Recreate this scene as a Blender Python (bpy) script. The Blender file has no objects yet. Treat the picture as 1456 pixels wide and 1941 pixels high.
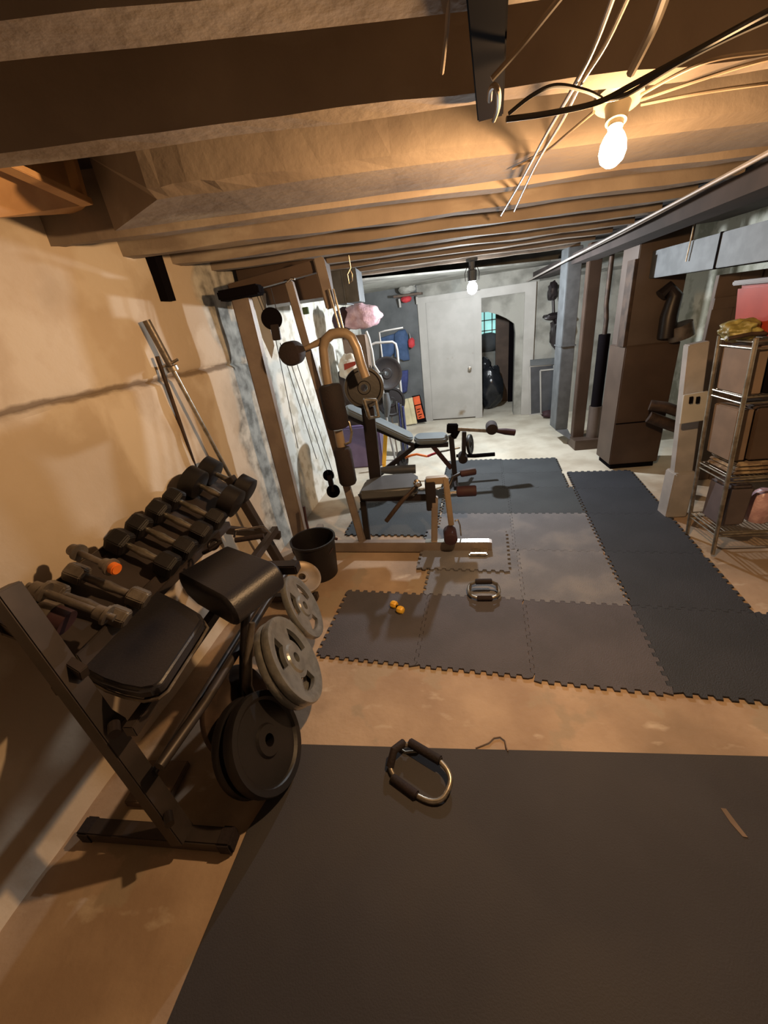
import bpy, bmesh, math, random
from mathutils import Vector, Matrix, noise
random.seed(7)
C = bpy.context.scene.collection
SC = bpy.context.scene
# ---------------------------------------------------------------- camera
FPX, PPX, PPY, CH = 735.0, 728.0, 970.5, 1.75
def nrm(v): return Vector(v).normalized()
_dn = nrm((930-PPX, 2450-PPY, FPX))
_hy = PPY-((800-PPX)*_dn.x+FPX*_dn.z)/_dn.y
_Y = nrm((800-PPX, _hy-PPY, FPX)); _up = -_dn; _X = _Y.cross(_up)
RM = Matrix((_X, _Y, _up))                     # camera axes (right, down, forward) -> world
cam_d = bpy.data.cameras.new('camera'); cam = bpy.data.objects.new('camera', cam_d); C.objects.link(cam)
cam_d.sensor_fit = 'VERTICAL'; cam_d.sensor_height = 24; cam_d.lens = FPX/1941*24; cam_d.clip_start = .02
m3 = Matrix((RM.col[0], -RM.col[1], -RM.col[2])).transposed()
cam.matrix_world = Matrix.Translation((0, 0, CH)) @ m3.to_4x4()
SC.camera = cam
SC.view_settings.view_transform = 'Standard'; SC.view_settings.look = 'None'
SC.view_settings.gamma = 1; SC.view_settings.use_curve_mapping = False
SC.view_settings.exposure = 0.0
# ---------------------------------------------------------------- world and lamps
w = bpy.data.worlds.new('world'); SC.world = w; w.use_nodes = True
w.node_tree.nodes['Background'].inputs[0].default_value = (.5, .45, .4, 1)
w.node_tree.nodes['Background'].inputs[1].default_value = 0.0
BULB1 = Vector((.545, 1.44, 2.075)); BULB2 = Vector((.555, 4.88, 1.935))
WARM = (1, .60, .285); COOL = (.92, .97, 1.0)
POW1, POW2 = 122, 190
def lamp(name, loc, col, power, rad, up=None):
    l = bpy.data.lights.new(name, 'POINT'); l.color = col; l.energy = power; l.shadow_soft_size = rad
    o = bpy.data.objects.new(name, l); o.location = loc; C.objects.link(o)
    if up:                                   # added falloff dims upward light to tame the joist hot spot
        l.use_nodes = True; nt = l.node_tree; em = nt.nodes['Emission']
        tc = nt.nodes.new('ShaderNodeTexCoord'); sx = nt.nodes.new('ShaderNodeSeparateXYZ'); mr = nt.nodes.new('ShaderNodeMapRange')
        nt.links.new(tc.outputs['Normal'], sx.inputs[0]); nt.links.new(sx.outputs['Z'], mr.inputs[0])
        mr.interpolation_type = 'SMOOTHSTEP'
        for k_, v_ in enumerate((up[0], up[1], 1.0, up[2])): mr.inputs[k_+1].default_value = v_
        nt.links.new(mr.outputs[0], em.inputs['Strength'])
lamp('warm_bulb_light', BULB1-Vector((0, 0, .05)), WARM, POW1, .035, (.1, .6, .10))
lamp('cool_bulb_light', BULB2-Vector((0, 0, .05)), COOL, POW2, .035, (.05, .6, .10))
# unseen dim light in the room beyond the opening
lamp('back_room_light', (1.5, 8.2, 1.9), (.85, .95, 1), 7, .1)
# ---------------------------------------------------------------- photo measuring helpers (pixel + known plane -> point)
def ray(px, py): return RM @ Vector((px-PPX, py-PPY, FPX))
def GZ(px, py, z=0):
    r = ray(px, py); return Vector((0, 0, CH))+r*((z-CH)/r.z)
def AX(px, py, x):
    r = ray(px, py); return Vector((0, 0, CH))+r*(x/r.x)
def AY(px, py, y):
    r = ray(px, py); return Vector((0, 0, CH))+r*(y/r.y)
# ---------------------------------------------------------------- materials
def mat(name, col, rough=.6, metal=0, col2=None, scale=6, bump=0, bscale=40, detail=5, lo=.4, hi=.6, spec=.5, coords='Object', extra=None):
    m = bpy.data.materials.new(name); m.use_nodes = True; nt = m.node_tree; N = nt.nodes; L = nt.links
    b = N['Principled BSDF']; b.inputs['Roughness'].default_value = rough; b.inputs['Metallic'].default_value = metal
    b.inputs['Specular IOR Level'].default_value = spec
    b.inputs['Base Color'].default_value = (*col, 1)
    tc = N.new('ShaderNodeTexCoord')
    if col2 is None: col2 = tuple(c*.78 for c in col)
    n = N.new('ShaderNodeTexNoise'); n.inputs['Scale'].default_value = scale; n.inputs['Detail'].default_value = detail
    L.new(tc.outputs[coords], n.inputs['Vector'])
    r = N.new('ShaderNodeValToRGB'); r.color_ramp.elements[0].position = lo; r.color_ramp.elements[1].position = hi
    r.color_ramp.elements[0].color = (*col2, 1); r.color_ramp.elements[1].color = (*col, 1)
    L.new(n.outputs['Fac'], r.inputs[0]); out = r.outputs[0]
    if extra: out = extra(nt, tc, out)
    L.new(out, b.inputs['Base Color'])
    if bump:
        n2 = N.new('ShaderNodeTexNoise'); n2.inputs['Scale'].default_value = bscale; n2.inputs['Detail'].default_value = 6
        L.new(tc.outputs[coords], n2.inputs['Vector'])
        bp = N.new('ShaderNodeBump'); bp.inputs['Strength'].default_value = bump; bp.inputs['Distance'].default_value = .01
        L.new(n2.outputs['Fac'], bp.inputs['Height']); L.new(bp.outputs[0], b.inputs['Normal'])
    return m
def mixn(nt, a, bcol, scale, lo, hi, tc, stretch=(1, 1, 1), off=0):
    N = nt.nodes; L = nt.links
    mp = N.new('ShaderNodeMapping'); mp.inputs['Scale'].default_value = stretch; mp.inputs['Location'].default_value = (off, off, off)
    L.new(tc.outputs['Object'], mp.inputs[0])
    n = N.new('ShaderNodeTexNoise'); n.inputs['Scale'].default_value = scale; n.inputs['Detail'].default_value = 7
    L.new(mp.outputs[0], n.inputs['Vector'])
    r = N.new('ShaderNodeMapRange'); r.inputs[1].default_value = lo; r.inputs[2].default_value = hi
    L.new(n.outputs['Fac'], r.inputs[0])
    mx = N.new('ShaderNodeMix'); mx.data_type = 'RGBA'
    L.new(r.outputs[0], mx.inputs[0]); L.new(a, mx.inputs[6]); mx.inputs[7].default_value = (*bcol, 1)
    return mx.outputs[2]
def wall_extra(nt, tc, a):
    # bare old plaster near, grey peeling paint after it, pale lime wash further along the wall (by its own y)
    N = nt.nodes; L = nt.links
    a = mixn(nt, a, (.62, .54, .44), 1.7, .52, .58, tc, off=3)
    a = mixn(nt, a, (.40, .33, .25), 1.1, .58, .72, tc, off=9)
    a = mixn(nt, a, (.68, .60, .50), .9, .56, .60, tc, (1, 1.6, .7), off=21)
    sx = N.new('ShaderNodeSeparateXYZ'); L.new(tc.outputs['Object'], sx.inputs[0])
    def mth(op, p, q=None, r=None):
        m_ = N.new('ShaderNodeMath'); m_.operation = op
        for k_, v_ in enumerate((p, q, r)):
            if v_ is None: continue
            if isinstance(v_, (int, float)): m_.inputs[k_].default_value = v_
            else: L.new(v_, m_.inputs[k_])
        return m_.outputs[0]
    nz = N.new('ShaderNodeTexNoise'); nz.inputs['Scale'].default_value = 7; nz.inputs['Detail'].default_value = 5; L.new(tc.outputs['Object'], nz.inputs['Vector'])
    zc_ = mth('MULTIPLY_ADD', sx.outputs['Y'], .017, mth('ADD', sx.outputs['Z'], -1.635))
    dd = mth('ABSOLUTE', mth('MULTIPLY_ADD', nz.outputs['Fac'], .06, mth('ADD', zc_, -.03)))
    rr = N.new('ShaderNodeMapRange'); rr.inputs[1].default_value = .008; rr.inputs[2].default_value = .022; rr.inputs[3].default_value = .8; rr.inputs[4].default_value = 0; L.new(dd, rr.inputs[0])
    mx_ = N.new('ShaderNodeMix'); mx_.data_type = 'RGBA'; L.new(rr.outputs[0], mx_.inputs[0]); L.new(a, mx_.inputs[6]); mx_.inputs[7].default_value = (.17, .12, .08, 1); a = mx_.outputs[2]
    n = N.new('ShaderNodeTexNoise'); n.inputs['Scale'].default_value = 2.2; n.inputs['Detail'].default_value = 4
    L.new(tc.outputs['Object'], n.inputs['Vector'])
    s = N.new('ShaderNodeSeparateXYZ'); L.new(tc.outputs['Object'], s.inputs[0])
    ad = N.new('ShaderNodeMath'); ad.operation = 'MULTIPLY_ADD'; ad.inputs[1].default_value = .5
    L.new(n.outputs['Fac'], ad.inputs[0]); L.new(s.outputs['Y'], ad.inputs[2])
    def step(y0, y1, a, b):
        r = N.new('ShaderNodeMapRange'); r.inputs[1].default_value = y0; r.inputs[2].default_value = y1
        L.new(ad.outputs[0], r.inputs[0]); mx = N.new('ShaderNodeMix'); mx.data_type = 'RGBA'
        L.new(r.outputs[0], mx.inputs[0]); L.new(a, mx.inputs[6]); L.new(b, mx.inputs[7]); return mx.outputs[2]
    g = N.new('ShaderNodeTexNoise'); g.inputs['Scale'].default_value = 9; g.inputs['Detail'].default_value = 8
    L.new(tc.outputs['Object'], g.inputs['Vector'])
    gr = N.new('ShaderNodeValToRGB'); e = gr.color_ramp.elements
    e[0].position = .36; e[0].color = (.20, .19, .165, 1); e[1].position = .62; e[1].color = (.58, .56, .50, 1)
    x = e.new(.48); x.color = (.40, .385, .345, 1)
    L.new(g.outputs['Fac'], gr.inputs[0])
    a = step(3.08, 3.14, a, gr.outputs[0])
    gr2 = N.new('ShaderNodeValToRGB'); e = gr2.color_ramp.elements
    e[0].position = .38; e[0].color = (.56, .54, .46, 1); e[1].position = .52; e[1].color = (.80, .80, .74, 1)
    L.new(g.outputs['Fac'], gr2.inputs[0])
    return step(3.75, 3.85, a, gr2.outputs[0])
M = {}
M['wall'] = mat('plaster_wall', (.56, .465, .36), .85, col2=(.50, .41, .31), scale=1.3, bump=.35, bscale=14, extra=wall_extra)
def floor_extra(nt, tc, a):
    a = mixn(nt, a, (.26, .19, .13), 1.3, .52, .66, tc, off=5)
    a = mixn(nt, a, (.56, .47, .37), 5, .62, .76, tc, (1, 2.2, 1), off=1)
    a = mixn(nt, a, (.36, .28, .2), 3.5, .56, .6, tc, off=14)
    # past the mats the slab colour turns paler along y
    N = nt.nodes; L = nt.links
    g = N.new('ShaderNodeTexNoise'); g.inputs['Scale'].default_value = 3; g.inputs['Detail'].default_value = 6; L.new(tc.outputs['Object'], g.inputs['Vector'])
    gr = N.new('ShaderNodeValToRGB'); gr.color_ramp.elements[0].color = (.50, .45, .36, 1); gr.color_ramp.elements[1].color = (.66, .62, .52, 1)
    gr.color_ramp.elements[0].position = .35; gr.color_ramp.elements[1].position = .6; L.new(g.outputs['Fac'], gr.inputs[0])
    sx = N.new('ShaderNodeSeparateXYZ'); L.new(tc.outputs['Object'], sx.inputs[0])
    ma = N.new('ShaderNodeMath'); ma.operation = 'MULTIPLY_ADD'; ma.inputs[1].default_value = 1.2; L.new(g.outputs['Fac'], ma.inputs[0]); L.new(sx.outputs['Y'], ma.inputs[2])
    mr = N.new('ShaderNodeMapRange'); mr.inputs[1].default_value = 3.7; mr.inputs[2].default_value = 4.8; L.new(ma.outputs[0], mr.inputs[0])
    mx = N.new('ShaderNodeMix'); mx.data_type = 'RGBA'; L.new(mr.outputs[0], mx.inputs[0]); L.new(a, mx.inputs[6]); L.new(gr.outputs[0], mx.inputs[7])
    return mx.outputs[2]
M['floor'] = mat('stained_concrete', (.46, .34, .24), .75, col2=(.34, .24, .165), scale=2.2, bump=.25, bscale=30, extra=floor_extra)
M['joist'] = mat('old_joist_wood', (.30, .245, .195), .85, col2=(.19, .148, .118), scale=3, bump=.28, bscale=22, lo=.3, hi=.7, extra=lambda nt, tc, a: mixn(nt, a, (.38, .33, .27), 5, .58, .72, tc, (.3, 1, 1)))
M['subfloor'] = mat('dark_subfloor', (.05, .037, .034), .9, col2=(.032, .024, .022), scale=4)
M['newwood'] = mat('orange_wood', (.60, .36, .17), .7, col2=(.45, .25, .11), scale=5)
M['brownwood'] = mat('brown_wood_panel', (.11, .075, .055), .6, col2=(.075, .05, .037), scale=4)
M['greywall'] = mat('grey_block_paint', (.12, .13, .138), .8, col2=(.085, .094, .10), scale=3, bump=.3, bscale=20)
M['plaster'] = mat('stained_plaster', (.33, .33, .30), .85, col2=(.19, .19, .17), scale=3.5, bump=.3, lo=.35, hi=.55)
M['white'] = mat('white_door_paint', (.42, .415, .395), .5, col2=(.37, .365, .345), scale=4, extra=lambda nt, tc, a: mixn(nt, a, (.22, .17, .11), 2.5, .66, .76, tc))
M['galv'] = mat('galvanised_sheet', (.125, .135, .145), .6, .25, col2=(.095, .103, .11), scale=9)
M['fbrown'] = mat('brown_enamel', (.088, .059, .044), .5, .1, col2=(.068, .045, .034), scale=3)
M['flight'] = mat('taupe_enamel', (.115, .088, .075), .5, .1, scale=3)
M['black'] = mat('black_paint', (.006, .005, .0065), .95, col2=(.006, .005, .006), spec=.02)
M['blackmetal'] = mat('black_steel', (.024, .018, .02), .4, .2, col2=(.016, .013, .014))
M['rack'] = mat('rack_charcoal_steel', (.06, .047, .044), .45, .3, col2=(.042, .034, .032))
M['rubber'] = mat('rubber', (.010, .008, .010), .5, col2=(.007, .006, .007), bump=.1)
M['vinyl'] = mat('black_vinyl', (.022, .022, .030), .42, col2=(.018, .018, .025), scale=3, bump=.12, bscale=120)
M['foam'] = mat('foam_grip', (.018, .010, .012), .85, col2=(.012, .008, .009), bump=.3, bscale=90)
M['redfoam'] = mat('maroon_foam', (.045, .014, .02), .7, col2=(.03, .01, .014))
M['tan'] = mat('taupe_powder_coat', (.27, .225, .195), .42, .25, col2=(.22, .18, .16), scale=8)
M['gold'] = mat('sand_powder_coat', (.32, .245, .17), .4, .2, col2=(.26, .2, .14), scale=8)
M['chrome'] = mat('chrome', (.75, .72, .68), .18, 1, col2=(.6, .57, .53), scale=20)
M['oldchrome'] = mat('dull_chrome', (.48, .44, .38), .35, .9, col2=(.3, .27, .22), scale=25)
M['cast'] = mat('grey_cast_iron', (.20, .175, .15), .42, .5, col2=(.12, .10, .085), scale=14, bump=.2)
M['plate'] = mat('grey_hammertone', (.30, .30, .29), .3, .5, col2=(.23, .23, .22), scale=18, bump=.15, bscale=70)
M['ironbrown'] = mat('rusty_iron', (.075, .048, .035), .6, .4, col2=(.04, .026, .02), scale=12)
M['bluepad'] = mat('blue_grey_vinyl', (.15, .175, .19), .4, col2=(.125, .148, .162), scale=4)
M['darkpad'] = mat('dark_grey_vinyl', (.085, .09, .10), .45, col2=(.07, .075, .083))
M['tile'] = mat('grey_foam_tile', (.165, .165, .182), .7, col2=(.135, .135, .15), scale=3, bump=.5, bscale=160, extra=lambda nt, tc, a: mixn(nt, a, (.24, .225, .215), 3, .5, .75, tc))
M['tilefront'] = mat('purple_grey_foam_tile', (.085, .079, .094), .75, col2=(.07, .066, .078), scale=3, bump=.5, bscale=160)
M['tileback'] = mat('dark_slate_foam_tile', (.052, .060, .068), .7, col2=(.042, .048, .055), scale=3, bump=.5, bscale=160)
M['limewash'] = mat('lime_washed_wall', (.62, .62, .54), .85, col2=(.36, .36, .29), scale=5, bump=.3, lo=.38, hi=.5)
M['greybin'] = mat('smoky_plastic', (.12, .10, .11), .4)
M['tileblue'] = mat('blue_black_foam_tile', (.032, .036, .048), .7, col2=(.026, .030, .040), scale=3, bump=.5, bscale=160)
M['mat'] = mat('black_rubber_mat', (.043, .041, .048), .8, col2=(.036, .034, .040), scale=2, bump=.15, bscale=180, extra=lambda nt, tc, a: mixn(nt, a, (.052, .046, .045), 1.2, .45, .7, tc))
M['yellow'] = mat('yellow_plastic', (.95, .55, .05), .5, col2=(.85, .45, .03))
M['orange'] = mat('orange_grip', (.9, .22, .03), .5)
M['cable'] = mat('black_cable', (.03, .026, .024), .5)
M['romex'] = mat('beige_cable', (.30, .235, .17), .5, col2=(.22, .17, .12))
M['wcable'] = mat('grey_white_cable', (.42, .38, .35), .5)
M['ceramic'] = mat('cream_porcelain', (.50, .44, .33), .35, col2=(.44, .39, .29))
M['pink'] = mat('pink_plastic_bag', (.62, .42, .46), .3, col2=(.45, .28, .32), scale=14, bump=.8, bscale=25)
M['card'] = mat('cardboard', (.19, .135, .10), .8, col2=(.15, .108, .08))
M['cardlight'] = mat('pale_cardboard', (.55, .47, .33), .8)
M['bluecloth'] = mat('blue_cloth', (.055, .10, .21), .85, col2=(.035, .07, .15), scale=8, bump=.5)
M['navycloth'] = mat('navy_cloth', (.045, .06, .20), .85, col2=(.03, .04, .13), scale=8, bump=.5)
M['red'] = mat('red_plastic', (.34, .045, .025), .4, col2=(.28, .035, .02))
M['redcloth'] = mat('red_cloth', (.5, .04, .05), .8)
M['purple'] = mat('purple_plastic', (.17, .13, .25), .45, col2=(.14, .105, .21))
M['grnyel'] = mat('yellow_green_fabric', (.30, .27, .09), .5, col2=(.16, .14, .04), scale=9, bump=.5)
M['lblue'] = mat('pale_appliance_white', (.36, .34, .335), .5, col2=(.29, .28, .275))
M['screen'] = mat('dark_window_screen', (.07, .075, .085), .5)
M['bag'] = mat('black_bin_bag', (.018, .02, .025), .22, bump=1.0, bscale=12)
M['signorange'] = mat('orange_sign_face', (.80, .13, .04), .6)
M['signcream'] = mat('cream_board', (.72, .66, .44), .6)
M['stuffbrown'] = mat('brown_paper_stack', (.38, .30, .20), .8, col2=(.18, .13, .09), scale=20, lo=.45, hi=.55)
M['green'] = mat('green_fabric', (.08, .14, .06), .7)
M['wprint'] = mat('white_paper_print', (.62, .57, .48), .7)
def emis(name, col, s):
    m = bpy.data.materials.new(name); m.use_nodes = True; b = m.node_tree.nodes['Principled BSDF']
    b.inputs['Base Color'].default_value = (*col, 1); b.inputs['Emission Color'].default_value = (*col, 1); b.inputs['Emission Strength'].default_value = s
    return m
def glassglow(name, col, s):          # thin clear glass envelope that glows: light passes through it
    m = bpy.data.materials.new(name); m.use_nodes = True; nt = m.node_tree; nt.nodes.remove(nt.nodes['Principled BSDF'])
    e = nt.nodes.new('ShaderNodeEmission'); e.inputs[0].default_value = (*col, 1); e.inputs[1].default_value = s
    t = nt.nodes.new('ShaderNodeBsdfTransparent'); ad = nt.nodes.new('ShaderNodeAddShader')
    nt.links.new(e.outputs[0], ad.inputs[0]); nt.links.new(t.outputs[0], ad.inputs[1]); nt.links.new(ad.outputs[0], nt.nodes['Material Output'].inputs[0]); return m
M['glow1'] = glassglow('lit_warm_bulb', (1, .80, .48), 9); M['glow2'] = glassglow('lit_cool_bulb', (.95, .98, 1), 14)
M['glassblock'] = emis('daylit_glass_block', (.35, .75, .72), .9)
# ---------------------------------------------------------------- mesh builder
def frame_of(d):
    d = Vector(d).normalized(); a = Vector((0, 0, 1)) if abs(d.z) < .95 else Vector((0, 1, 0))
    u = a.cross(d).normalized(); return u, d.cross(u).normalized(), d
class MB:
    def __init__(s): s.bm = bmesh.new()
    def quadstrip(s, rings, caps=True, closed=True):
        R = [[s.bm.verts.new(p) for p in r] for r in rings]; n = len(R[0])
        for a, b in zip(R, R[1:]):
            for i in range(n if closed else n-1):
                s.bm.faces.new((a[i], a[(i+1) % n], b[(i+1) % n], b[i]))
        if caps and n > 2:
            s.bm.faces.new(R[0][::-1]); s.bm.faces.new(R[-1])
        return s
    def box(s, lo, hi):
        x0, y0, z0 = lo; x1, y1, z1 = hi
        return s.quadstrip([[(x0, y0, z0), (x1, y0, z0), (x1, y1, z0), (x0, y1, z0)], [(x0, y0, z1), (x1, y0, z1), (x1, y1, z1), (x0, y1, z1)]])
    def bar(s, p, q, w, h, up=None):
        p = Vector(p); q = Vector(q); d = (q-p).normalized()
        upv = Vector(up) if up else (Vector((0, 0, 1)) if abs(d.z) < .9 else Vector((0, 1, 0)))
        u = d.cross(upv).normalized(); v = u.cross(d).normalized(); u *= w/2; v *= h/2
        return s.quadstrip([[p-u-v, p+u-v, p+u+v, p-u+v], [q-u-v, q+u-v, q+u+v, q-u+v]])
    def tube(s, pts, r, n=10):
        pts = [Vector(p) for p in pts]; rings = []; pu = None
        rr = r if isinstance(r, (list, tuple)) else [r]*len(pts)
        for i, p in enumerate(pts):
            d = (pts[min(i+1, len(pts)-1)]-pts[max(i-1, 0)]).normalized()
            if pu is None: u = frame_of(d)[0]
            else: u = (pu-d*pu.dot(d)).normalized()
            pu = u; v = d.cross(u)
            rings.append([p+(u*math.cos(t)+v*math.sin(t))*rr[i] for t in [2*math.pi*k/n for k in range(n)]])
        return s.quadstrip(rings)
    def cyl(s, p, q, r, n=20, r2=None): return s.tube([p, q], [r, r if r2 is None else r2], n)
    def lathe(s, c, axis, prof, n=28):           # prof: (distance along axis, radius)
        c = Vector(c); u, v, d = frame_of(axis)
        return s.quadstrip([[c+d*a+(u*math.cos(t)+v*math.sin(t))*max(r, .0004) for t in [2*math.pi*k/n for k in range(n)]] for a, r in prof])
    def prism(s, poly, vec):
        v = Vector(vec); return s.quadstrip([[Vector(p) for p in poly], [Vector(p)+v for p in poly]])
    def ball(s, c, r, sc=(1, 1, 1), sub=3, lump=0, lf=3):
        g = bmesh.ops.create_icosphere(s.bm, subdivisions=sub, radius=1)
        for vv in g['verts']:
            k = 1+(lump*noise.noise(Vector(vv.co)*lf+Vector(c)*7) if lump else 0)
            vv.co = Vector(c)+Vector((vv.co.x*sc[0], vv.co.y*sc[1], vv.co.z*sc[2]))*r*k
        return s
    def slab(s, poly, z0, z1): return s.prism([(x, y, z0) for x, y in poly], (0, 0, z1-z0))
    def build(s, name, m, parent=None, bevel=0, smooth=False, seg=2, local=False):
        bm = s.bm; bmesh.ops.recalc_face_normals(bm, faces=bm.faces)
        if bevel:
            es = [e for e in bm.edges if len(e.link_faces) == 2 and e.calc_face_angle(0) > .6]
            bmesh.ops.bevel(bm, geom=es, offset=bevel, segments=seg, affect='EDGES', clamp_overlap=True)
        off = Vector((0, 0, 0))
        if parent and not local: off = Vector(parent.get('_w', parent.location))
        if off.length: bmesh.ops.translate(bm, verts=bm.verts, vec=-off)
        me = bpy.data.meshes.new(name); bm.to_mesh(me); bm.free(); me.materials.append(M[m])
        if smooth:
            for p in me.polygons: p.use_smooth = True
            try: me.set_sharp_from_angle(angle=.7)
            except Exception: pass
        o = bpy.data.objects.new(name, me); C.objects.link(o)
        if parent: o.parent = parent; o['_w'] = list(off)
        return o
def tag(o, label=None, cat=None, group=None, kind=None):
    if label: o['label'] = label
    if cat: o['category'] = cat
    if group: o['group'] = group
    if kind: o['kind'] = kind
    return o
def thing(name, label, cat, loc=(0, 0, 0), group=None, rz=0):
    o = bpy.data.objects.new(name, None); o.empty_display_size = .05; C.objects.link(o); o.location = loc; o.rotation_euler = (0, 0, rz)
    return tag(o, label, cat, group)
def solo(mb, name, m, label, cat, loc=None, group=None, **k):
    o = mb.build(name, m, **k)
    c = sum((v.co for v in o.data.vertices), Vector())/len(o.data.vertices); zmin = min(v.co.z for v in o.data.vertices)
    c = Vector((c.x, c.y, zmin)); o.data.transform(Matrix.Translation(-c)); o.location = c
    return tag(o, label, cat, group)
def struct(mb, name, m, **k):
    o = mb.build(name, m, **k)
    if not k.get('parent'): o['kind'] = 'structure'
    return o
def dup(root):
    r = root.copy(); C.objects.link(r)
    for ch in [c for c in root.children]:
        c = ch.copy(); C.objects.link(c); c.parent = r
        for g in ch.children:
            d = g.copy(); C.objects.link(d); d.parent = c
    return r
def arc(c, r, a0, a1, n, u, v):
    c = Vector(c); u = Vector(u); v = Vector(v)
    return [c+u*(r*math.cos(a0+(a1-a0)*i/n))+v*(r*math.sin(a0+(a1-a0)*i/n)) for i in range(n+1)]
# ================================================================ THE ROOM
JZ = 2.20                                            # underside of the joists
def wx(y): return -1.63+.093*(y-.9)                  # left wall plane
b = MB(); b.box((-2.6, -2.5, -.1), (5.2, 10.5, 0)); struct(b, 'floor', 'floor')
# left wall: rough plaster with a long crack
b = MB(); zs = [i*.1 for i in range(15)]+[1.46, 1.52, 1.55, 1.575, 1.59, 1.60, 1.61, 1.625, 1.65, 1.7]+[1.8+i*.08 for i in range(8)]
ys = [-2.5+i*.09 for i in range(112)]
grid = []
for y in ys:
    col = []
    for z in zs:
        zc = 1.60+.035*noise.noise(Vector((y*1.3, 0, 0)))+.012*noise.noise(Vector((y*6, 3, 0)))-.03*(y-2)/2
        zz = z+(zc-1.60 if 1.45 < z < 1.75 else 0)
        d = .022*noise.noise(Vector((y*1.6, z*1.6, 0)))+.01*noise.noise(Vector((y*5, z*5, 2)))
        if .98 < (z/1.6) < 1.02 and y < 3.3: d -= .03*max(0, 1-abs(z-1.60)/.028)
        if z > 1.61: d -= .012
        if z < .25: d += .05*(1-z/.25)
        col.append(b.bm.verts.new((wx(y)+d, y, zz)))
    grid.append(col)
for a, c in zip(grid, grid[1:]):
    for i in range(len(zs)-1): b.bm.faces.new((a[i], c[i], c[i+1], a[i+1]))
wl = struct(b, 'wall_left', 'wall', smooth=True)
wl.data.materials[0] = M['wall']
b = MB()
b.prism([(wx(-2.5)-.06, -2.5, 0), (wx(-2.5)-.3, -2.5, 0), (wx(7.5)-.3, 7.5, 0), (wx(7.5)-.06, 7.5, 0)], (0, 0, 2.45))
struct(b, 'trim_1', 'plaster')
b = MB(); b.box((-2.6, -2.6, 0), (5.2, -2.5, 2.45)); struct(b, 'wall_back', 'wall')
b = MB(); b.box((3.3, -2.5, 0), (3.45, 10.4, 2.45)); struct(b, 'wall_right', 'limewash')
# ceiling: subfloor, joists as its parts
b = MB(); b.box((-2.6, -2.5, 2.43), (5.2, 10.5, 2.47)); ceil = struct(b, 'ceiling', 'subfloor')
YAW = .17
JO = [(-2.0, .08, -1.8), (-1.6, .08, -1.8), (-1.2, .08, -1.8), (-.8, .08, -1.8), (-.4, .08, -1.8), (.0, .08, -1.8), (.43, .08, -1.8), (.87, .085, -1.8), (1.25, .07, -1.8), (1.66, .35, -1.2)]+[(2.12+.40*i, .075, -1.9) for i in range(8)]
for yj, w2, xs in JO:
    b = MB(); n = 26; rings = []
    for i in range(n+1):
        x = xs+i*(1.75-xs)/n
        j = lambda s: .009*noise.noise(Vector((x*3, yj*5+s, s)))
        y0 = yj+YAW*x; zb = JZ+.006*noise.noise(Vector((x*2, yj, 0)))
        if w2 > .2:
            zc = zb+.02+.008*noise.noise(Vector((x*7, 3, 0)))
            xn = x+.35*max(0, 1-i/5); yn = yj+YAW*xn; rings.append([(xn, yn+j(1), zc), (xn, yn+.05+j(7), zb), (x, y0+w2+j(2), zb+j(6)), (x, y0+w2+j(3), 2.43), (xn, yn+j(4), 2.43)])
        else:
            rings.append([(x, y0+j(1), zb+j(5)), (x, y0+w2+j(2), zb+j(6)), (x, y0+w2+j(3), 2.43), (x, y0+j(4), 2.43)])
    b.quadstrip(rings); b.build('joist', 'joist', ceil)
b = MB(); b.slab([(-1.3, 4.75), (-.6, 5.0), (.69, 5.75), (1.75, 6.3), (3.3, 6.6), (3.3, 7.3), (-1.3, 7.4)], 2.165, 2.185); b.build('ceiling_panel', 'plaster', ceil)
b = MB(); b.bar((1.66, -2.4, 2.22), (1.78, 6.9, 2.05), .22, .10); b.build('girder', 'subfloor', ceil)  # dark colour stands in for an underside the bulb cannot reach
b = MB(); b.box((1.75, -2.4, 2.26), (3.3, 5.5, 2.29)); b.build('shade_sheet', 'subfloor', ceil)  # added dark sheet painting the unlit ceiling beyond the girder
# black strip paints a slot's shade at the wall head (behind the joist ends)
b = MB(); b.box((wx(2.5)-.02, 2.44, 2.0), (wx(2.5)+.035, 2.52, 2.28)); struct(b, 'trim_2', 'black')
# far wall, in its own turned frame: s along, z up
FA = -.136
def farobj(o): o.location = (-.06, 7.13, 0); o.rotation_euler = (0, 0, FA); return o
b = MB(); b.box((-1.6, 0, 0), (0, .25, 2.43)); farobj(struct(b, 'wall_far', 'greywall'))
b = MB(); b.box((0, 0, 1.975), (3.5, .25, 2.43)); b.box((1.84, 0, 0), (3.5, .25, 2.02)); farobj(struct(b, 'wall_far_right', 'plaster'))
# opening with a flattened arch through thick plaster
b = MB()
ap = [(.98, 1.66), (1.1, 1.655), (1.25, 1.60), (1.38, 1.53), (1.5, 1.44), (1.52, 1.3), (1.52, 0)]
poly = [(.98, 0, 2.02)]+[(x, 0, z) for x, z in ap]+[(1.84, 0, 0), (1.84, 0, 2.02)]
for i in range(len(ap)-1):
    (x0, z0), (x1, z1) = ap[i], ap[i+1]
    if x1 > x0: b.quadstrip([[(x0, .02, z0), (x1, .02, z1), (x1, .02, 2.02), (x0, .02, 2.02)], [(x0, .3, z0), (x1, .3, z1), (x1, .3, 2.02), (x0, .3, 2.02)]])
b.box((1.52, .02, 0), (1.84, .3, 2.02)); farobj(struct(b, 'wall_arch', 'plaster'))
b = MB(); b.box((0, -.03, 0), (.13, .02, 1.99)); b.box((.88, -.03, 0), (1.0, .02, 1.97)); b.box((.0, -.028, 1.90), (.93, .02, 1.99)); farobj(struct(b, 'trim_3', 'white', bevel=.004))
b = MB(); b.box((1.64, -.03, 0), (1.8, .02, 1.93)); b.box((.99, -.028, 1.86), (1.8, .02, 1.98)); farobj(struct(b, 'trim_4', 'white', bevel=.004))
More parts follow.
